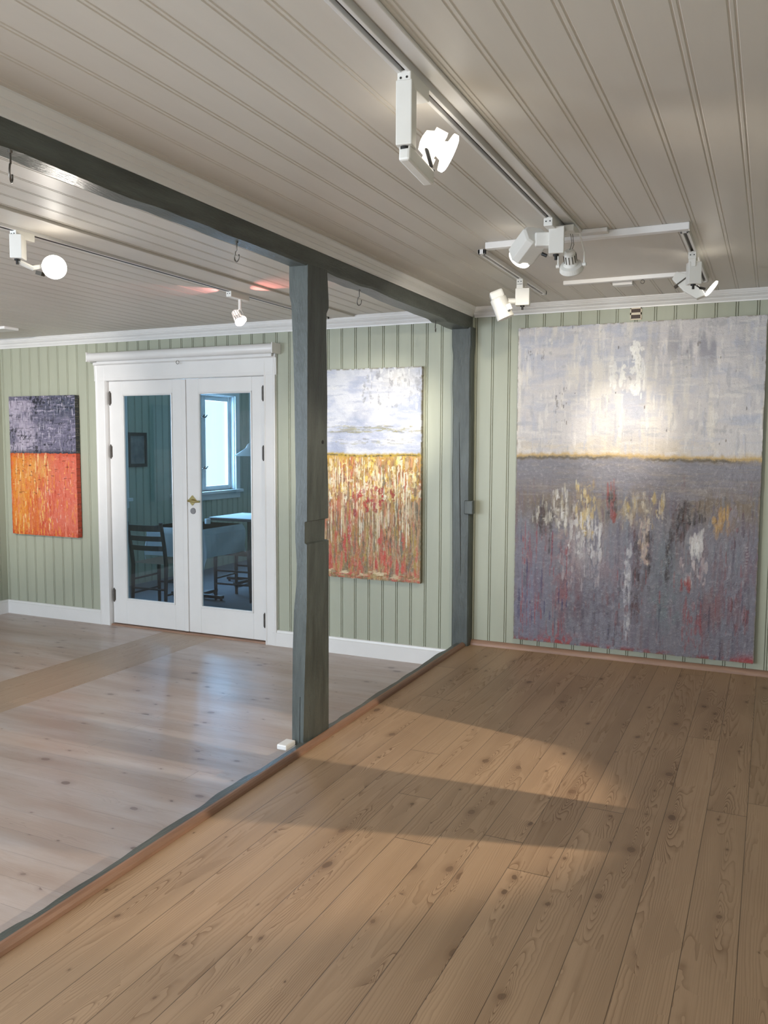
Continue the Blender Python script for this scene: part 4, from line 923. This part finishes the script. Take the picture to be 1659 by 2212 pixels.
l = bpy.data.lights.new('back_glow', 'POINT'); l.energy = 0.4; l.color = (1, .92, .78); l.shadow_soft_size = 0.02
o = bpy.data.objects.new('back_glow', l); C.objects.link(o); o.parent = r; o.location = Vector((-2.78, 2.68, 2.17))-wloc(r)

# small spot with rosy light on the ceiling
r = thing('track_spotlight', (-2.925, 4.2, HC-0.02), 'small spotlight on a thin stem casting rosy light, left of the free post', 'spotlight', None)
x, y = -2.925, 4.22; adapter(r, x, y, 0.19)
bm = bmesh.new(); cyl(bm, (x, y+0.02, 2.236), (x, y+0.02, 2.175), 0.010, seg=12); obj('stem', bm, M['spotwhite'], r)
top = Vector((x-0.030, y+0.02, 2.155)); d = Vector((0.55, -0.25, -0.72)).normalized()
bm = bmesh.new(); q = d.to_track_quat('Z', 'Y')
for k in range(10):
    a = 2*math.pi*k/10; tube(bm, [top+q @ Vector((0.022*math.cos(a), 0.022*math.sin(a), -0.01)), top+q @ Vector((0.027*math.cos(a), 0.027*math.sin(a), 0.06))], 0.0024, 6)
lathe(bm, top, d, [(-0.016, 0.016), (-0.008, 0.024), (-0.004, 0.024)], 20); lathe(bm, top, d, [(0.056, 0.029), (0.066, 0.030)], 24)
hd = obj('lamp_cage', bm, M['spotwhite'], r)
bm = bmesh.new(); lathe(bm, top+d*0.058, d, [(-0.012, 0.018), (0.0, 0.027), (0.020, 0.030), (0.026, 0.024)], 28); obj('lamp_bulb', bm, M['lamppink'], hd)
bm = bmesh.new(); lathe(bm, top+d*0.075+Vector((0.018, 0, 0.014)), Vector((0.5, -0.7, 0.3)), [(0, 0.024), (0.004, 0.024)], 24); obj('lamp_shield', bm, M['lampdim'], hd)
bm = bmesh.new(); tube(bm, [Vector((x, y+0.02, 2.18)), Vector((x+0.022, y+0.02, 2.15)), Vector((x+0.015, y, 2.10))], 0.0012, 6); tube(bm, [Vector((x, y+0.02, 2.18)), Vector((x-0.025, y+0.02, 2.165)), top], 0.004, 6); obj('bracket', bm, M['spotwhite'], r)
spot_lamp(r, top+d*0.12, Vector((-1.2, 3.2, 0.2)), 8, 60, 0.8, (1.0, 0.90, 0.84), 0.02)
spot_lamp(r, Vector((x+0.06, y-0.02, 2.160)), Vector((-2.64, 4.16, HC)), 5.5, 62, 0.8, (1.0, 0.25, 0.22), 0.002)
spot_lamp(r, Vector((x-0.045, y-0.04, 2.200)), Vector((-3.15, 4.12, HC)), 2.0, 70, 0.5, (1.0, 0.34, 0.34), 0.002)

# spot beyond the passage on the right (out of frame)
r = thing('track_spotlight', (1.45, 3.30, HC), 'white spotlight in the passage to the right, aimed at the raised floor', 'spotlight', None)
obj('ceiling_base', B((1.41, 1.49, 3.26, 3.34, HC-0.03, HC)), M['spotwhite'], r)
top = Vector((1.50, 3.30, 2.16)); aim = Vector((-2.45, 2.85, 0.0)); d = (aim-top).normalized()
bm = bmesh.new(); lathe(bm, top-d*0.12, d, [(0, 0.03), (0.02, 0.045), (0.11, 0.045)], 24, True, False); obj('lamp_head', bm, M['spotwhite'], r)
bm = bmesh.new(); cyl(bm, (1.45, 3.3, HC-0.03), top-d*0.06, 0.01, seg=10); obj('stem', bm, M['spotwhite'], r)
spot_lamp(r, (1.45, 3.30, 2.10), aim, 270, 42, 0.35, (1.0, 0.86, 0.68), 0.007)

r = thing('track_spotlight', (-2.925, 1.25, HC-0.02), 'white track spotlight on the far track, outside the view, aimed at the orange painting', 'spotlight', None)
adapter(r, -2.925, 1.25, 0.10); gearbox(r, -2.925, 1.225, 2.248, 0.050, 0.060, 0.098, 0.5)
d, fp = box_head(r, (-2.985, 1.27, 2.19), (-5.76, 5.38, 1.25), 0.115, 0.085, 0.045, M['lamp'])
spot_lamp(r, fp, (-5.84, 5.38, 1.42), 560, 32, 1.0, (1.0, 0.94, 0.88), 0.02)

# ---------------------------------------------------------------- next room furniture
def chair(loc, ang, label):
    """origin: floor under the seat centre, faces +Y locally; back at -Y"""
    q = Quaternion((0, 0, 1), ang); L = Vector(loc)
    T = lambda x_, y_, z_: L + q @ Vector((x_, y_, z_))
    r = thing('dining_chair', loc, label, 'chair', 'dining chairs in the next room')
    for s in (-1, 1):
        bm = bmesh.new(); tube(bm, [T(s*0.19, 0.19, 0), T(s*0.19, 0.19, 0.44)], [0.015, 0.019], 8); obj('leg', bm, M['darkwood'], r)
        bm = bmesh.new(); tube(bm, [T(s*0.185, -0.21, 0), T(s*0.185, -0.19, 0.44), T(s*0.187, -0.215, 0.62), T(s*0.19, -0.265, 0.84)], [0.015, 0.020, 0.018, 0.017], 8); obj('leg', bm, M['darkwood'], r)
    bm = bmesh.new(); n_ = 12
    vs = []
    for j in range(n_+1):
        for i in range(n_+1):
            u, v = i/n_-0.5, j/n_-0.5; wd = 0.41-0.03*(0.5-v)
            vs.append(bm.verts.new(T(u*wd, v*0.42, 0.455-0.014*math.cos(u*math.pi)*math.cos(v*math.pi)+0.002*((i+j) % 2))))
    for j in range(n_):
        for i in range(n_): a = j*(n_+1)+i; bm.faces.new((vs[a], vs[a+1], vs[a+n_+2], vs[a+n_+1]))
    bmesh.ops.solidify(bm, geom=bm.faces[:], thickness=0.03)
    obj('seat', bm, M['rush'], r)
    for zz, h_, yb_ in ((0.60, 0.045, -0.212), (0.69, 0.045, -0.232), (0.785, 0.055, -0.252)):
        bm = bmesh.new(); prev = None
        for i in range(9):
            u = i/8-0.5; yy = yb_-0.03*math.cos(u*math.pi)
            v4 = [bm.verts.new(T(u*0.375, yy+a, zz+b-h_/2)) for a, b in ((-0.007, 0), (0.007, 0), (0.007, h_), (-0.007, h_))]
            if prev:
                for k in range(4): bm.faces.new((prev[k], prev[(k+1) % 4], v4[(k+1) % 4], v4[k]))
            else: bm.faces.new(v4)
            prev = v4
        bm.faces.new(prev[::-1]); obj('back_slat', bm, M['darkwood'], r)
    for a, b in (((-0.19, 0.19), (0.19, 0.19)), ((-0.19, 0.19), (-0.185, -0.2)), ((0.19, 0.19), (0.185, -0.2)), ((-0.185, -0.2), (0.185, -0.2))):
        for zz in (0.17, 0.30) if a[0] == b[0] or a[1] != b[1] else (0.22,):
            bm = bmesh.new(); tube(bm, [T(a[0], a[1], zz), T(b[0], b[1], zz)], 0.010, 6); obj('stretcher', bm, M['darkwood'], r)
chair((-5.14, 6.15, ZL), 0.04, 'black ladder-back chair with its back to the glass, behind the left pane')
chair((-4.77, 6.91, ZL), 1.62, 'dark chair with rush seat standing sideways behind the right pane')

def dtable(x0, x1, y0, y1, label, h=0.735):
    cx_, cy_ = (x0+x1)/2, (y0+y1)/2
    r = thing('dining_table', (cx_, cy_, ZL), label, 'table')
    obj('tabletop', B((x0, x1, y0, y1, ZL+h-0.03, ZL+h)), M['darkwood'], r, bevel=0.004)
    bm = bmesh.new(); cyl(bm, (cx_, cy_, ZL+0.04), (cx_, cy_, ZL+h-0.03), 0.035); obj('pedestal', bm, M['black'], r)
    for ang in (0, math.pi/2):
        bm = bmesh.new(); obox(bm, (cx_, cy_, ZL+0.035), (0.62, 0.05, 0.03), Quaternion((0, 0, 1), ang)); obj('foot', bm, M['black'], r, bevel=0.004)
    for ang in (0, math.pi/2, math.pi, 1.5*math.pi):
        bm = bmesh.new(); cyl(bm, (cx_+0.29*math.cos(ang), cy_+0.29*math.sin(ang), ZL), (cx_+0.29*math.cos(ang), cy_+0.29*math.sin(ang), ZL+0.022), 0.014, seg=10)
        obj('glide', bm, M['black'], r)
dtable(-5.50, -4.86, 6.40, 7.03, 'dining table under a white cloth behind the glazed doors')
dtable(-5.56, -4.90, 7.42, 8.06, 'bare dark dining table beside the window in the next room', 0.745)
tag(obj('table_runner', B((-5.55, -4.91, 7.43, 8.05, ZL+0.7455, ZL+0.749)), M['cloth']), 'flat pale cover lying on the table beside the window', 'cloth')
# draped cloth with hanging corners
bm = bmesh.new(); N_ = 60; x0, x1, y0, y1 = -5.51, -4.85, 6.39, 7.04; ov = 0.28; grid = []
for j in range(N_+1):
    row = []
    for i in range(N_+1):
        sx = (i/N_)*(x1-x0+2*ov)-ov; sy = (j/N_)*(y1-y0+2*ov)-ov
        ex = max(0, -sx, sx-(x1-x0)); ey = max(0, -sy, sy-(y1-y0)); dr = max(ex, ey)
        if ex > 0 and ey > 0: dr = math.hypot(ex, ey)
        px_ = x0+min(max(sx, 0), x1-x0); py_ = y0+min(max(sy, 0), y1-y0)
        fl = 0.018+0.05*dr + 0.012*math.sin(sx*16+sy*13)*min(1, dr*6)
        if sx < 0: px_ -= fl*min(1, dr*20)*(ex/(dr+1e-9))
        if sx > x1-x0: px_ += fl*min(1, dr*20)*(ex/(dr+1e-9))
        if sy < 0: py_ -= fl*min(1, dr*20)*(ey/(dr+1e-9))
        if sy > y1-y0: py_ += fl*min(1, dr*20)*(ey/(dr+1e-9))
        row.append(bm.verts.new((px_, py_, ZL+0.740-dr*0.985)))
    grid.append(row)
for j in range(N_):
    for i in range(N_): bm.faces.new((grid[j][i], grid[j][i+1], grid[j+1][i+1], grid[j+1][i]))
bmesh.ops.solidify(bm, geom=bm.faces[:], thickness=-0.0015)
tag(obj('tablecloth', bm, M['cloth'], smooth=False), 'white tablecloth with hanging pointed corners behind the glazed doors', 'tablecloth')
bm = bmesh.new(); lathe(bm, (-5.15, 6.86, ZL+0.7415), uz, [(0, 0.028), (0.05, 0.030), (0.052, 0.026), (0.006, 0.024)], 20, True, True)
tag(obj('tea_light_glass', bm, M['cloth']), 'small pale holder standing on the white tablecloth', 'holder')
PL = thing('pendant_lamp', (-5.03, 7.45, 1.24), 'white cone-shaped pendant lamp hanging near the window in the next room', 'lamp')
bm = bmesh.new(); lathe(bm, (-5.03, 7.45, 1.24), uz, [(0, 0.17), (0.05, 0.095), (0.085, 0.045), (0.12, 0.030), (0.135, 0.012)], 32, False, True); bmesh.ops.solidify(bm, geom=bm.faces[:], thickness=0.002); obj('lamp_shade', bm, M['spotwhite'], PL)
bm = bmesh.new(); cyl(bm, (-5.03, 7.45, 1.37), (-5.03, 7.45, HC), 0.003, seg=8); obj('cord', bm, M['spotwhite'], PL)
bm = bmesh.new(); lathe(bm, (-5.03, 7.45, 1.27), uz, [(0, 0.01), (0.02, 0.03), (0.05, 0.028), (0.08, 0.014)], 16); obj('bulb', bm, M['spotwhite'], PL)
FP = thing('framed_picture', (XL, 7.145, 1.11), 'small dark framed picture on the next room wall seen through the left pane', 'picture')
obj('picture_frame', B((XL+0.001, XL+0.022, 7.00, 7.03, 1.11, 1.485), (XL+0.001, XL+0.022, 7.26, 7.29, 1.11, 1.485), (XL+0.001, XL+0.022, 7.03, 7.26, 1.11, 1.145), (XL+0.001, XL+0.022, 7.03, 7.26, 1.45, 1.485)), M['darkwood'], FP, bevel=0.003)
obj('picture', B((XL+0.001, XL+0.010, 7.03, 7.26, 1.145, 1.45)), M['print'], FP)
